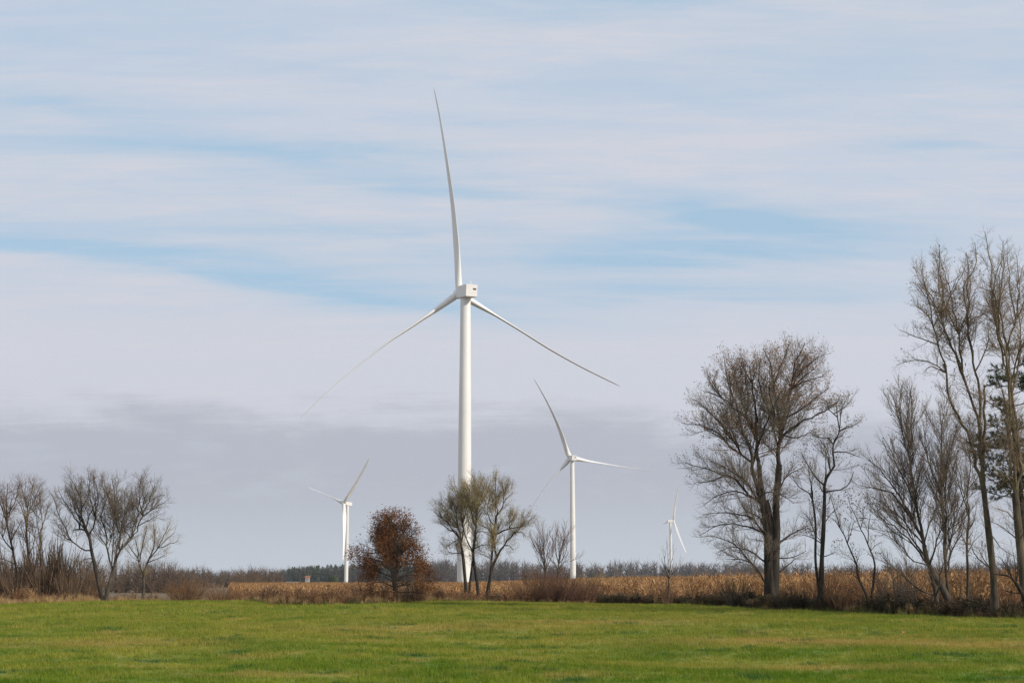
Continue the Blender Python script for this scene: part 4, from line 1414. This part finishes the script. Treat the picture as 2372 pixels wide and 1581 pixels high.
    tree('willow_tree', 'olive twigged willow with wide forked trunk, standing clear of the tower', 108,
         [X(H_, 10, 6, (655, 1430), (682, 1270), (710, 1130), (755, 1025)),
          X(H_, 6, 5, (665, 1430), (690, 1200), (705, 1000), (716, 850), (730, 700))],
         [X(H_, 6, 1.5, (755, 1025), (830, 890), (940, 770), (990, 700), (1040, 640)),
          X(H_, 5, 1.2, (730, 700), (748, 600), (770, 500), (757, 380), (745, 200), (760, 90)),
          X(H_, 4, 1, (770, 510), (830, 430), (860, 340), (950, 260)),
          X(H_, 5, 1, (738, 755), (830, 710), (900, 682), (1020, 660), (1130, 620)),
          X(H_, 3.5, 1, (718, 725), (630, 650), (550, 635)),
          X(H_, 3.5, 1, (720, 880), (755, 790), (790, 660), (830, 560)),
          X(H_, 3, 1, (900, 682), (940, 590), (970, 510)),
          X(H_, 3, 1, (850, 350), (850, 250), (830, 150)),
          X(H_, 3, 1, (745, 620), (680, 540), (660, 400), (680, 300)),
          X(H_, 3, 1, (830, 890), (900, 880), (960, 930)),
          X(H_, 3, 1, (960, 740), (1060, 720), (1100, 760)),
          X(H_, 3, 1, (700, 1000), (620, 980), (560, 960)),
          X(H_, 3, 1, (990, 690), (1080, 590), (1110, 540))],
         'willow', 'bark_dark', 'twig_olive', 24, turned=0.7, dens=1.22, leaves=[('leaf_olive', 0.10, clump(12, -0.5))], r_leaf=0.075)
    tree('bare_tree', 'small reddish bare tree, left of the pair before the level-bladed turbine', 128,
         [X(C_, 4, 2.5, (1222, 1180), (1225, 1050), (1218, 950))],
         [X(C_, 2.5, 0.8, (1222, 1030), (1190, 900), (1180, 750)), X(C_, 2.5, 0.8, (1222, 980), (1248, 880), (1270, 800)),
          X(C_, 2.5, 0.8, (1218, 960), (1208, 830), (1200, 735)), X(C_, 2, 0.8, (1225, 1060), (1280, 960), (1300, 880)),
          X(C_, 2, 0.8, (1222, 1060), (1170, 980), (1160, 900))],
         'fan', 'bark_grey', 'twig_red', 25, turned=0.7, dens=0.8)
    tree('bare_tree', 'small reddish bare tree close beside the far turbine tower, right of the pair', 127,
         [X(C_, 4.5, 3, (1338, 1180), (1345, 1050), (1352, 950))],
         [X(C_, 2.5, 0.8, (1348, 1000), (1322, 870), (1318, 755)), X(C_, 2.5, 0.8, (1354, 940), (1388, 830), (1410, 750)),
          X(C_, 2.5, 0.8, (1348, 1000), (1415, 890), (1430, 800)), X(C_, 2, 0.8, (1350, 960), (1356, 850), (1350, 770)),
          X(C_, 2, 0.8, (1345, 1050), (1400, 990), (1440, 960)), X(C_, 2, 0.8, (1345, 1040), (1300, 960), (1290, 890))],
         'fan', 'bark_grey', 'twig_red', 26, turned=0.7, dens=0.9, leaves=[('leaf_brown', 0.15, lambda p: p[:, 2] < 4.2)], r_leaf=0.08)
    tree('sapling_tree', 'lone bare sapling at the corn edge under the smallest turbine', 86,
         [X(D_, 3.5, 2, (772, 1350), (780, 1200), (788, 1080))],
         [X(D_, 2, 0.8, (785, 1100), (745, 1020), (710, 950)), X(D_, 2, 0.8, (788, 1080), (745, 1000), (735, 930)),
          X(D_, 2, 0.8, (788, 1080), (800, 1010), (822, 945)), X(D_, 2, 0.8, (785, 1110), (840, 1060), (870, 1040)),
          X(D_, 1.8, 0.8, (782, 1150), (740, 1080), (715, 1050)), X(D_, 1.8, 0.8, (788, 1080), (778, 1010), (790, 950))],
         'fan', 'bark_dark', 'twig_red', 27, turned=0.2, dens=0.4)


def build_left_trees():
    tree('bare_tree', 'dark bare tree with crooked broken bough, leaning away from its forked neighbour', 101,
         [X(A_, 10, 6, (925, 1335), (895, 1180), (865, 1020), (835, 880), (812, 750), (782, 692))],
         [X(A_, 5, 2.5, (790, 700), (735, 690), (665, 692)), X(A_, 4, 2, (735, 692), (738, 640), (736, 590)),
          X(A_, 4, 1, (782, 695), (766, 600), (772, 450), (740, 320), (700, 215)),
          X(A_, 4.5, 1, (818, 770), (870, 650), (892, 560), (930, 400), (905, 215)),
          X(A_, 3.5, 1, (885, 590), (845, 400), (850, 225)),
          X(A_, 4, 1, (828, 890), (740, 870), (660, 790), (600, 650), (540, 500), (520, 370)),
          X(A_, 3, 1, (838, 960), (780, 958), (725, 1010)),
          X(A_, 3.5, 1, (780, 700), (700, 600), (620, 450), (565, 340)),
          X(A_, 3, 1, (740, 600), (690, 480), (650, 370)),
          X(A_, 3, 1, (770, 470), (820, 380), (800, 270)),
          X(A_, 3, 1, (660, 790), (600, 760), (560, 640))],
         'old', 'bark_dark', 'twig_grey', 41, turned=0.45, depth=1.2, dens=1.15)
    tree('bare_tree', 'bare tree forking into a wide vase crown, nearest the open field', 101,
         [X(A_, 11, 8, (962, 1310), (985, 1220), (1005, 1140), (1025, 1060))],
         [X(A_, 5, 1.2, (1022, 1070), (980, 960), (960, 850), (955, 750), (915, 650), (892, 590), (930, 420), (960, 270)),
          X(A_, 7, 3, (1025, 1065), (1050, 950), (1092, 850), (1160, 780)),
          X(A_, 5, 1, (1088, 860), (1095, 720), (1075, 600), (1082, 450), (1090, 240)),
          X(A_, 5, 1, (1155, 785), (1220, 690), (1290, 540), (1370, 400), (1425, 260)),
          X(A_, 4, 1, (1160, 780), (1190, 640), (1200, 450), (1245, 215)),
          X(A_, 3.5, 1, (1270, 570), (1390, 495), (1515, 425)),
          X(A_, 3.5, 1, (1080, 680), (1015, 490), (980, 330)),
          X(A_, 3, 1, (1012, 1000), (1010, 700), (1000, 450), (1010, 215)),
          X(A_, 3, 1, (1290, 540), (1255, 360), (1280, 205)),
          X(A_, 3, 1, (952, 820), (890, 745), (860, 700)),
          X(A_, 3, 1, (1340, 450), (1420, 390), (1490, 370)),
          X(A_, 3, 1, (1240, 650), (1330, 600), (1440, 540)),
          X(A_, 3, 1, (1095, 700), (1140, 540), (1150, 330))],
         'old', 'bark_grey', 'twig_grey', 42, turned=0.4, depth=1.3, dens=1.12)
    tree('bare_tree', 'short spreading bare tree with low yellowish crown in front of the thicket', 116,
         [X(A_, 8, 5, (1300, 1260), (1305, 1150), (1305, 1070))],
         [X(A_, 4, 1, (1305, 1080), (1340, 1000), (1392, 880), (1412, 750), (1402, 645)),
          X(A_, 3.5, 1, (1360, 955), (1440, 860), (1530, 828), (1640, 790)),
          X(A_, 3, 1, (1392, 880), (1480, 740), (1535, 640)),
          X(A_, 4, 1, (1302, 1085), (1260, 980), (1240, 850), (1200, 740)),
          X(A_, 3, 1, (1262, 970), (1300, 830), (1345, 650)),
          X(A_, 3, 1, (1300, 1100), (1240, 1100), (1180, 1050)),
          X(A_, 3, 1, (1345, 1000), (1430, 960), (1500, 920)),
          X(A_, 3, 1, (1440, 860), (1520, 770), (1580, 720)),
          X(A_, 3, 1, (1250, 920), (1190, 860), (1150, 800))],
         'willow', 'bark_grey', 'twig_olive', 43, turned=0.45, dens=0.8)
    tree('bare_tree', 'bare tree with a yellowish straight trunk in the dense brush', 104,
         [X(A_, 7, 4, (312, 1315), (290, 1080), (257, 950), (236, 760), (228, 620))],
         [X(A_, 3.5, 1, (228, 630), (190, 520), (160, 460), (90, 370)), X(A_, 3.5, 1, (232, 640), (240, 420), (285, 270)),
          X(A_, 3, 1, (228, 580), (330, 490), (360, 470)), X(A_, 3, 1, (236, 480), (200, 340), (205, 240)),
          X(A_, 2.5, 1, (255, 930), (310, 780), (330, 640)), X(A_, 2.5, 1, (240, 800), (190, 700), (150, 600)),
          X(A_, 2.5, 1, (240, 560), (300, 420), (350, 300))],
         'old', 'bark_yellow', 'twig_warm', 44, turned=0.8)
    tree('bare_tree', 'bare tree with slanting limbs at the far edge of the brush', 103,
         [X(A_, 7, 4, (155, 1315), (150, 1100), (115, 860), (72, 680))],
         [X(A_, 4, 1, (72, 690), (60, 600), (130, 490), (205, 270)), X(A_, 3.5, 1, (95, 560), (78, 400), (70, 265)),
          X(A_, 3.5, 1, (66, 640), (25, 480), (5, 300)), X(A_, 4, 1, (115, 860), (40, 780), (-20, 620)),
          X(A_, 3, 1, (40, 750), (70, 620), (50, 480)), X(A_, 3, 1, (90, 780), (150, 680), (190, 600)),
          X(A_, 3, 1, (140, 1000), (50, 960), (-30, 940))],
         'old', 'bark_grey', 'twig_warm', 45, turned=0.8)
    tree('bare_tree', 'slender bare tree with one thin whip stem among the brush', 105,
         [X(A_, 4, 2.5, (372, 1310), (368, 1000), (368, 780))],
         [X(A_, 2.5, 0.8, (368, 800), (395, 580), (392, 420), (390, 280)), X(A_, 2, 0.8, (372, 720), (430, 540), (440, 480)),
          X(A_, 2, 0.8, (390, 560), (350, 440), (350, 320)), X(A_, 2, 0.8, (366, 900), (330, 780), (320, 690))],
         'old', 'bark_yellow', 'twig_grey', 46, turned=0.7, dens=0.8)
    gr = 'brushy shrubs among the bare trees'
    for k, (u, Y, wd, hg, tw, lab) in enumerate((
            (42, 102, 3.8, 4.4, 'twig_warm', 'dense brown brush at the foot of the slanting bare tree'),
            (104, 103, 3.8, 5.0, 'twig_warm', 'tall brown many-stemmed brush between yellowish trunk and whip tree'),
            (135, 104, 3.6, 5.2, 'twig_warm', 'highest brown brush clump, thin upright stems beside the whip tree'),
            (158, 101, 2.8, 2.9, 'twig_warm', 'low dark brush clump in front of the crooked broken-bough tree'),
            (196, 106, 3.4, 3.9, 'twig_warm', 'tangled brush behind the trunk of the broken-bough tree'),
            (8, 104, 3.2, 4.0, 'twig_warm', 'brown brush cut by the edge of the picture, in front of straw grass'))):
        shrub('shrub', lab, u, Y, wd, hg, tw, 60 + k, n=32, group=gr, dens=0.9)
    for k, (u, Y, wd, hg, lab) in enumerate((
            (22, 107, 4.4, 6.4, 'thin upswept brush under the slanting limbs, near the picture edge'),
            (84, 108, 4.2, 6.6, 'thin upswept brush just before the yellowish trunk'),
            (128, 108, 4.2, 6.2, 'thin upswept brush right behind the whip-stemmed tree'),
            (172, 109, 4.4, 5.4, 'thin upswept brush between whip tree and broken-bough tree'))):
        shrub('shrub', lab, u, Y, wd, hg, 'twig_warm', 160 + k, n=20, group='thin upswept brush among the bare trees', dens=0.62)
    shrub('shrub', 'wide domed brown bush standing alone in straw grass', 432, 106, 4.2, 2.2, 'twig_russet', 71, n=80, dens=1.15)
    shrub('shrub', 'lower domed brown bush beside the wide one', 512, 108, 3.2, 1.8, 'twig_russet', 72, n=54, dens=1.15)
    shrub('shrub', 'dark low bush in front of the pale corn, before the pines', 625, 96, 2.4, 1.25, 'twig_dark', 73, n=36, dens=1.2)
    shrub('shrub', 'flat dark brown brush between domed bushes and pale corn', 572, 104, 3.0, 1.4, 'twig_russet', 74, n=34, dens=1.1)


def build_center_shrubs():
    shrub('shrub', 'rusty leafed skirt of brush on the left foot of the oak', 852, 94, 3.0, 1.5, 'twig_dark', 81, n=30, leaves='leaf_rust', leaf_frac=0.25)
    shrub('shrub', 'rusty leafed brush on the right foot of the oak', 965, 95, 3.2, 1.9, 'twig_dark', 82, n=30, leaves='leaf_rust', leaf_frac=0.22)
    shrub('shrub', 'small green leafed bush at the oak foot', 962, 97, 0.9, 0.8, 'twig_olive', 83, n=16, leaves='leaf_olive', leaf_frac=0.6)
    shrub('shrub', 'dense maroon brush below the small reddish pair of trees', 1290, 104, 5.6, 2.7, 'twig_red', 84, n=70, leaves='leaf_brown', leaf_frac=0.06, dens=1.3)
    shrub('shrub', 'greyish brown brush between willow trunk and maroon brush', 1228, 105, 3.4, 2.2, 'twig_russet', 85, n=70, dens=1.2)
    shrub('shrub', 'low maroon brush running towards the corn beyond the turbine tower', 1352, 103, 4.0, 2.1, 'twig_red', 86, n=80, leaves='leaf_brown', leaf_frac=0.06)
    shrub('shrub', 'olive yellow bush behind the maroon brush, at the far turbine foot', 1378, 124, 4.6, 3.0, 'twig_olive', 87, n=60, leaves='leaf_olive', leaf_frac=0.12)
    shrub('shrub', 'low olive brush topping the corn beside the far turbine', 1450, 122, 5.6, 2.5, 'twig_olive', 88, n=60)
    shrub('shrub', 'red brown thin brush round the feet of the two small reddish trees', 1268, 130, 6.4, 4.2, 'twig_red', 101, n=60)
    shrub('shrub', 'small dark leafed bush in the corn next to the willow trunk', 1150, 103, 1.0, 1.0, 'twig_dark', 89, n=16, leaves='leaf_olive', leaf_frac=0.4)
    shrub('shrub', 'bright green bush rising behind the grey brown brush', 1217, 128, 2.4, 2.2, 'twig_olive', 90, n=22, leaves='leaf_olive', leaf_frac=0.7)
    shrub('shrub', 'rounded grey brush clump left of the maple trunk', 1706, 79, 2.6, 1.9, 'twig_dark', 91, n=40)
    shrub('shrub', 'dark tangle between maple trunk and crooked tree', 1826, 72, 2.0, 1.5, 'twig_dark', 92, n=28, leaves='leaf_olive', leaf_frac=0.1)
    shrub('shrub', 'brown leafed brush between crooked tree and thin sapling', 1950, 70, 2.6, 1.7, 'twig_russet', 93, n=34, leaves='leaf_brown', leaf_frac=0.2)
    shrub('shrub', 'dark brush between thin sapling and the fan of grey stems', 2070, 67, 2.4, 1.35, 'twig_dark', 94, n=28, leaves='leaf_brown', leaf_frac=0.12)
    shrub('shrub', 'rust brown leafy brush between the maple trunk and the corn', 1868, 76, 2.6, 1.9, 'twig_russet', 97, n=30, leaves='leaf_brown', leaf_frac=0.3)
    shrub('shrub', 'tall thin brown brush just behind the two-stemmed sapling', 2015, 73, 3.0, 2.3, 'twig_russet', 98, n=26, leaves='leaf_brown', leaf_frac=0.25)
    shrub('shrub', 'bare dark tangle against the fan of grey stems', 2130, 67, 2.6, 2.0, 'twig_dark', 99, n=30)
    shrub('shrub', 'bare brown tangle beside the tall poplar trunk, over the corn', 2335, 62, 2.2, 1.6, 'twig_russet', 100, n=24)
    shrub('shrub', 'waist-high russet brush before the corn, close right of the crooked tree', 1925, 75, 3.0, 2.5, 'twig_russet', 103, n=26, leaves='leaf_brown', leaf_frac=0.2)
    shrub('shrub', 'tangled bare brush between sapling and grey fan tree, taller than corn', 2085, 71, 3.2, 2.7, 'twig_dark', 104, n=28)
    shrub('shrub', 'tangled bare brush behind the slim pole tree, taller than corn', 2215, 69, 3.2, 2.8, 'twig_warm', 105, n=28)
    shrub('shrub', 'bare brown brush between pole tree and tall poplar, level with corn', 2285, 66, 2.6, 2.3, 'twig_warm', 106, n=24)
    shrub('shrub', 'small rust brush left of the rounded grey clump, in the corn', 1660, 84, 2.2, 1.5, 'twig_russet', 107, n=22, leaves='leaf_brown', leaf_frac=0.2)
    shrub('shrub', 'dark thin brush in front of corn between pole tree and poplar', 2270, 63, 1.5, 1.15, 'twig_dark', 95, n=20)
    shrub('shrub', 'low dark red brush at the sapling foot under the smallest turbine', 1545, 85, 1.4, 1.5, 'twig_red', 96, n=18)


def build_pine():
    """near pine at the edge of the picture"""
    g = np.random.default_rng(77)
    Y = 66
    c = at(2374, 1415, Y)
    c[2] = ground_z(c[0], Y)
    root = empty('pine_tree', c, 'dark green pine behind the bare poplar, cut by the picture edge', 'tree')
    H = 12.4
    z = np.linspace(-0.3, H, 16)
    P = np.stack([np.full(16, c[0]) + 0.15 * np.sin(z * 0.4), np.full(16, c[1]), c[2] + z], -1)
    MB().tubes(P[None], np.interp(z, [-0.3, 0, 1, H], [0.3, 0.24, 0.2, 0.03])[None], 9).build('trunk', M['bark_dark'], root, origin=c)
    n = 50
    h = np.sort(g.uniform(5.0, H - 0.3, n))
    a = np.arange(n) * 2.4 + g.normal(0, 0.4, n)
    L = np.interp(h, [5, 6.8, 9.3, H], [1.9, 2.3, 1.7, 0.3]) * g.uniform(0.45, 1.05, n)
    P0 = np.stack([np.full(n, c[0]), np.full(n, c[1]), c[2] + h], -1)
    D = np.stack([np.cos(a), np.sin(a), g.normal(0.05, 0.12, n)], -1)
    B = grow(P0, D, L, 5, 0.06, 0.25, g)
    for k in range(n):
        MB().tubes(B[k:k + 1], np.linspace(0.03, 0.01, 6)[None], 4).build('limb', M['bark_dark'], root, origin=c)
    Rb = np.broadcast_to(np.linspace(0.05, 0.012, 6), (n, 6))
    p, D, ln, rr = spawn(B, Rb, g, 0.10, 0.25, (0.8, 0.25), 0.25, 0.25, (0.01, 0.006), 0.8)
    T = grow(p, D, ln, 3, 0.1, 0.4, g)
    mb = MB().tubes(T, rr[:, None] * np.linspace(1, .5, 4)[None], 3)
    tag(mb.build('twigs', M['twig_dark'], root, origin=c), kind='stuff')
    # needle sprays: thin spikes bristling from the twig ends
    base = np.concatenate([T[:, 1], T[:, 2], T[:, 3]])
    dirs = unit(np.concatenate([T[:, 2] - T[:, 1]] * 3))
    m = 13
    b = np.repeat(base, m, 0)
    d = unit(np.repeat(dirs, m, 0) * 0.7 + g.normal(0, 0.6, (len(b), 3)))
    ln = g.uniform(0.14, 0.26, len(b))
    N = np.stack([b, b + d * ln[:, None]], 1)
    mb = MB()
    s = unit(np.cross(d, g.normal(size=d.shape))) * 0.014
    s2 = np.cross(d, s)
    V = np.stack([b + s, b - s * 0.5 + s2 * 0.87, b - s * 0.5 - s2 * 0.87, b + d * ln[:, None]], 1)
    q_ = np.arange(len(b))[:, None] * 4
    f = np.concatenate([q_ + np.array([[0, 1, 3]]), q_ + np.array([[1, 2, 3]])])
    tag(count(mb.add(V.reshape(-1, 3), None, f).build('needles', M['needle'], root, origin=c)), kind='stuff')


def bare_wood(name, label, u0, u1, Y0, Y1, h0, h1, n, material, seed, nt=110, tw=0.0016, hfun=None):
    """a far leafless wood: each tree a trunk with upswept limbs and sprays, all in one mass"""
    g = np.random.default_rng(seed)
    Yt = g.uniform(Y0, Y1, n)
    ut = g.uniform(u0, u1, n)
    x = (ut - W_PX / 2) / F_PX * Yt
    z = ground_z(x, Yt)
    h = g.uniform(h0, h1, n) * np.where(g.uniform(size=n) < 0.4, g.uniform(0.45, 0.8, n), 1.0)
    if hfun is not None:
        h = h * hfun(ut)
    base = np.stack([x, Yt, z - 0.5], -1)
    mb = MB()
    T = grow(base, np.tile([0, 0, 1.0], (n, 1)) + g.normal(0, 0.05, (n, 3)), h * 0.8, 5, 0.05, 0.3, g)
    r = (h * 0.013)[:, None] * np.linspace(1, 0.3, 6)[None]
    mb.tubes(T, r, 4)
    idx = np.repeat(np.arange(n), nt)
    t = 0.06 + 0.92 * g.uniform(0, 1, len(idx))
    f = t * 5
    i = np.minimum(f.astype(int), 4)
    wgt = (f - i)[:, None]
    p = T[idx, i] * (1 - wgt) + T[idx, i + 1] * wgt
    a = g.uniform(0, 6.283, len(idx))
    el = g.normal(0.55, 0.4, len(idx))
    D = np.stack([np.cos(a) * np.cos(el), np.sin(a) * np.cos(el), np.sin(el)], -1)
    ln = h[idx] * np.interp(t, [0.1, 0.4, 0.75, 1], [0.40, 0.46, 0.42, 0.30]) * g.uniform(0.5, 1.15, len(idx))
    B = grow(p, D, ln, 2, 0.15, 0.3, g)
    rr = (Yt[idx] * tw * g.uniform(0.3, 1.0, len(idx)) * 0.12 * np.interp(t, [0, 0.5, 0.8, 1], [1.7, 1.1, 0.5, 0.25]))[:, None] * np.array([1, 0.8, 0.2])[None]
    mb.tubes(B, rr, 3, tip=True)
    o = mb.build(name, material)
    count(o)
    return tag(o, label, None, None, 'stuff')


def pine_wood():
    g = np.random.default_rng(5)
    n = 210
    Y = g.uniform(1480, 1640, n)
    u = g.uniform(652, 1010, n)
    x = (u - W_PX / 2) / F_PX * Y
    z = ground_z(x, Y)
    h = g.uniform(16, 20.5, n) * np.interp(u, [652, 670, 760, 860, 1010], [0.72, 0.85, 1.0, 1.05, 0.95])
    mb = MB()
    base = np.stack([x, Y, z - 0.5], -1)
    T = grow(base, np.tile([0, 0, 1.0], (n, 1)), h, 3, 0.01, 0, g)
    mb.tubes(T, (h * 0.012)[:, None] * np.linspace(1, 0.3, 4)[None], 4)
    # boughs: drooping wedge sprays
    m = 64
    idx = np.repeat(np.arange(n), m)
    t = g.uniform(0.10, 1.0, len(idx))
    a = g.uniform(0, 6.283, len(idx))
    p = base[idx] + np.stack([0 * t, 0 * t, t * h[idx]], -1)
    D = np.stack([np.cos(a), np.sin(a), g.normal(0.15, 0.25, len(idx))], -1)
    ln = h[idx] * np.interp(t, [0.1, 0.5, 0.85, 1], [0.15, 0.17, 0.12, 0.05]) * g.uniform(0.6, 1.15, len(idx))
    B = grow(p, D, ln, 2, 0.1, 0.3, g)
    mb.tubes(B, ln[:, None] * np.array([0.12, 0.27, 0.05])[None], 3, tip=True)
    o = mb.build('pine_wood', M['needle_far'])
    count(o)
    tag(o, 'dark evergreen wood far beyond the corn', None, None, 'stuff')


def far_evergreen():
    g = np.random.default_rng(9)
    Y = 620
    c = at(771, 1352, Y)
    c[2] = ground_z(c[0], Y)
    root = empty('evergreen_tree', c, 'small round dark evergreen in front of the pine wood', 'tree')
    MB().tubes(np.array([[c - [0, 0, .3], c + [0, 0, 1.5], c + [0, 0, 4.2]]]), np.array([[0.22, 0.18, 0.05]]), 6).build('trunk', M['bark_dark'], root, origin=c)
    n = 420
    t = g.uniform(0.05, 0.98, n)
    a = g.uniform(0, 6.283, n)
    p = c + np.stack([0 * t, 0 * t, 0.5 + t * 4.0], -1)
    D = np.stack([np.cos(a), np.sin(a), g.normal(0.2, 0.3, n)], -1)
    ln = np.interp(t, [0, 0.3, 0.7, 1], [2.7, 2.8, 1.9, 0.6]) * g.uniform(0.6, 1.1, n)
    B = grow(p, D, ln, 3, 0.12, 0.2, g)
    mb = MB().tubes(B, ln[:, None] * np.array([0.03, 0.08, 0.13, 0.02])[None], 4, tip=True)
    tag(mb.build('crown', M['needle'], root, origin=c), kind='stuff')


def far_bare_trees():
    gr = 'lone bare trees beyond the field edge'
    for k, (u, Y, wd, hg, lab) in enumerate(((565, 330, 8.0, 7.4, 'far bare tree rising above the low wood behind the bushes'),
                                              (600, 345, 5.0, 5.2, 'smaller far bare tree next to the one above the low wood'))):
        shrub('bare_tree', lab, u, Y, wd, hg, 'twig_warm', 130 + k, n=34, cat='tree', group=gr, dens=0.5)


def build_woods():
    print('shrubs', NTRI[0])
    bare_wood('far_wood', 'hazy leafless wood along the horizon beyond the corn', 380, 1780, 1480, 1640, 17, 24, 860, M['wood_far'], 1, 30,
              tw=0.0027, hfun=lambda u: np.interp(u, [380, 560, 640, 800, 980, 1150, 1300, 1500, 1780], [0.75, 0.72, 0.8, 1.0, 1.3, 1.25, 1.05, 1.1, 1.0]))
    bare_wood('far_wood', 'leafless wood on the horizon glimpsed between the tall trees', 1700, 2460, 900, 1020, 10, 16, 300, M['wood_far'], 2, 28, tw=0.0026)
    bare_wood('thicket', 'dark thicket behind the corn, seen between the tall bare trees', 1840, 2460, 480, 560, 7.0, 10.5, 150, M['wood_dark'], 3, 50,
              hfun=lambda u: np.interp(u, [1840, 1960, 2150, 2250, 2460], [0.65, 0.95, 0.85, 1.15, 1.25]))
    bare_wood('thicket', 'brown bare thicket behind the forked bare tree', 215, 450, 300, 360, 6.5, 9.6, 90, M['wood_mid'], 4, 64,
              hfun=lambda u: np.interp(u, [215, 300, 400, 450], [1.0, 1.05, 1.0, 0.62]))
    bare_wood('thicket', 'low brown thicket reaching out towards the far pines', 430, 660, 520, 640, 7.0, 10.5, 80, M['wood_mid'], 6, 60)
    bare_wood('thicket', 'brown bare thicket behind the dense brush', -120, 240, 210, 280, 5.2, 8.2, 90, M['wood_mid'], 7, 60)
    pine_wood()
    far_evergreen()
    far_bare_trees()


def build_small_things():
    # raised hunting hut with flared roof
    Y = 600
    c = at(712, 1355, Y)
    c[2] = ground_z(c[0], Y)
    m_wall = mat('weathered_board', [(0.42, 0.41, 0.38), (0.33, 0.32, 0.30)], 2.0)
    m_roof = mat('rusty_roof', [(0.42, 0.17, 0.09), (0.50, 0.24, 0.14)], 2.0)
    m_teal = mat('pale_teal_sheet', [(0.11, 0.155, 0.165), (0.15, 0.20, 0.205)], 1.0)
    root = empty('hut', c, 'tiny pale hut with rusty flared roof above the far corn', 'hut')
    for sx in (-0.6, 0.6):
        for sy in (-0.6, 0.6):
            MB().box(c + [sx, sy, 0.9], (0.12, 0.12, 2.4)).build('leg', m_wall, root, origin=c, smooth=False)
    MB().box(c + [0, 0, 2.9], (1.6, 1.6, 1.7)).build('wall', m_wall, root, origin=c, smooth=False)
    MB().box(c + [0, -0.81, 3.15], (0.9, 0.03, 0.28)).build('window', M['vent'], root, origin=c, smooth=False)
    mb = MB().box(c + [0, 0, 4.1], (1.7, 1.7, 0.7))
    v = mb.v[0]
    v[4:, :2] = c[:2] + (v[4:, :2] - c[:2]) * 1.25
    mb.box(c + [0, 0, 4.55], (2.1, 2.1, 0.18), taper=0.7)
    mb.build('roof', m_roof, root, origin=c, smooth=False)
    # low pale shed
    Y = 640
    c = at(677, 1355, Y)
    c[2] = ground_z(c[0], Y)
    root = empty('shed', c, 'low pale blue-green shed half hidden by the far corn', 'shed')
    MB().box(c + [0, 0, 0.6], (5.2, 3.0, 1.8)).build('wall', m_teal, root, origin=c, smooth=False)
    h = 1.5
    mb = MB().add([c + [-2.8, -1.7, h], c + [2.8, -1.7, h], c + [2.8, 1.7, h], c + [-2.8, 1.7, h], c + [-2.8, 0, h + 0.8], c + [2.8, 0, h + 0.8]],
                  [(0, 1, 5, 4), (2, 3, 4, 5), (0, 3, 2, 1)], [(0, 4, 3), (1, 2, 5)])
    mb.build('roof', m_teal, root, origin=c, smooth=False)
    # orange marker flag in the grass
    m_or = mat('orange_plastic', [(0.85, 0.22, 0.03)], 1, 0.6)
    d = rays(2091, 1473)
    p = EYE + d * (-EYE[2] / d[2])
    p[2] = ground_z(p[0], p[1])
    root = empty('marker_flag', p, 'tiny orange marker flag in the grass', 'flag')
    MB().tubes(np.array([[p + [0, 0, -0.05], p + [0, 0, 0.16]]]), np.array([[0.003, 0.003]]), 5).build('wire', M['seam'], root, origin=p)
    MB().box(p + [0.035, 0, 0.125], (0.05, 0.004, 0.04)).build('flag_sheet', m_or, root, origin=p, smooth=False)


def build_haze():
    m = bpy.data.materials.new('air')
    m.use_nodes = True
    q = NT(m.node_tree)
    q.n.clear()
    out = q.n.new('ShaderNodeOutputMaterial')
    v = q.n.new('ShaderNodeVolumePrincipled')
    v.inputs['Color'].default_value = (0.93, 0.96, 1.0, 1)
    v.inputs['Density'].default_value = HAZE
    v.inputs['Anisotropy'].default_value = 0.3
    q.l.new(v.outputs[0], out.inputs['Volume'])
    o = MB().box((0, 1590, 68), (4700, 3500, 160)).build('haze', m, smooth=False)
    tag(o, 'thin pale autumn haze over the fields', None, None, 'stuff')


HAZE = 0.00008
build_haze()
build_right_trees()
build_center_trees()
build_left_trees()
build_center_shrubs()
build_pine()
build_woods()
build_small_things()
print('triangles in plants', NTRI[0])
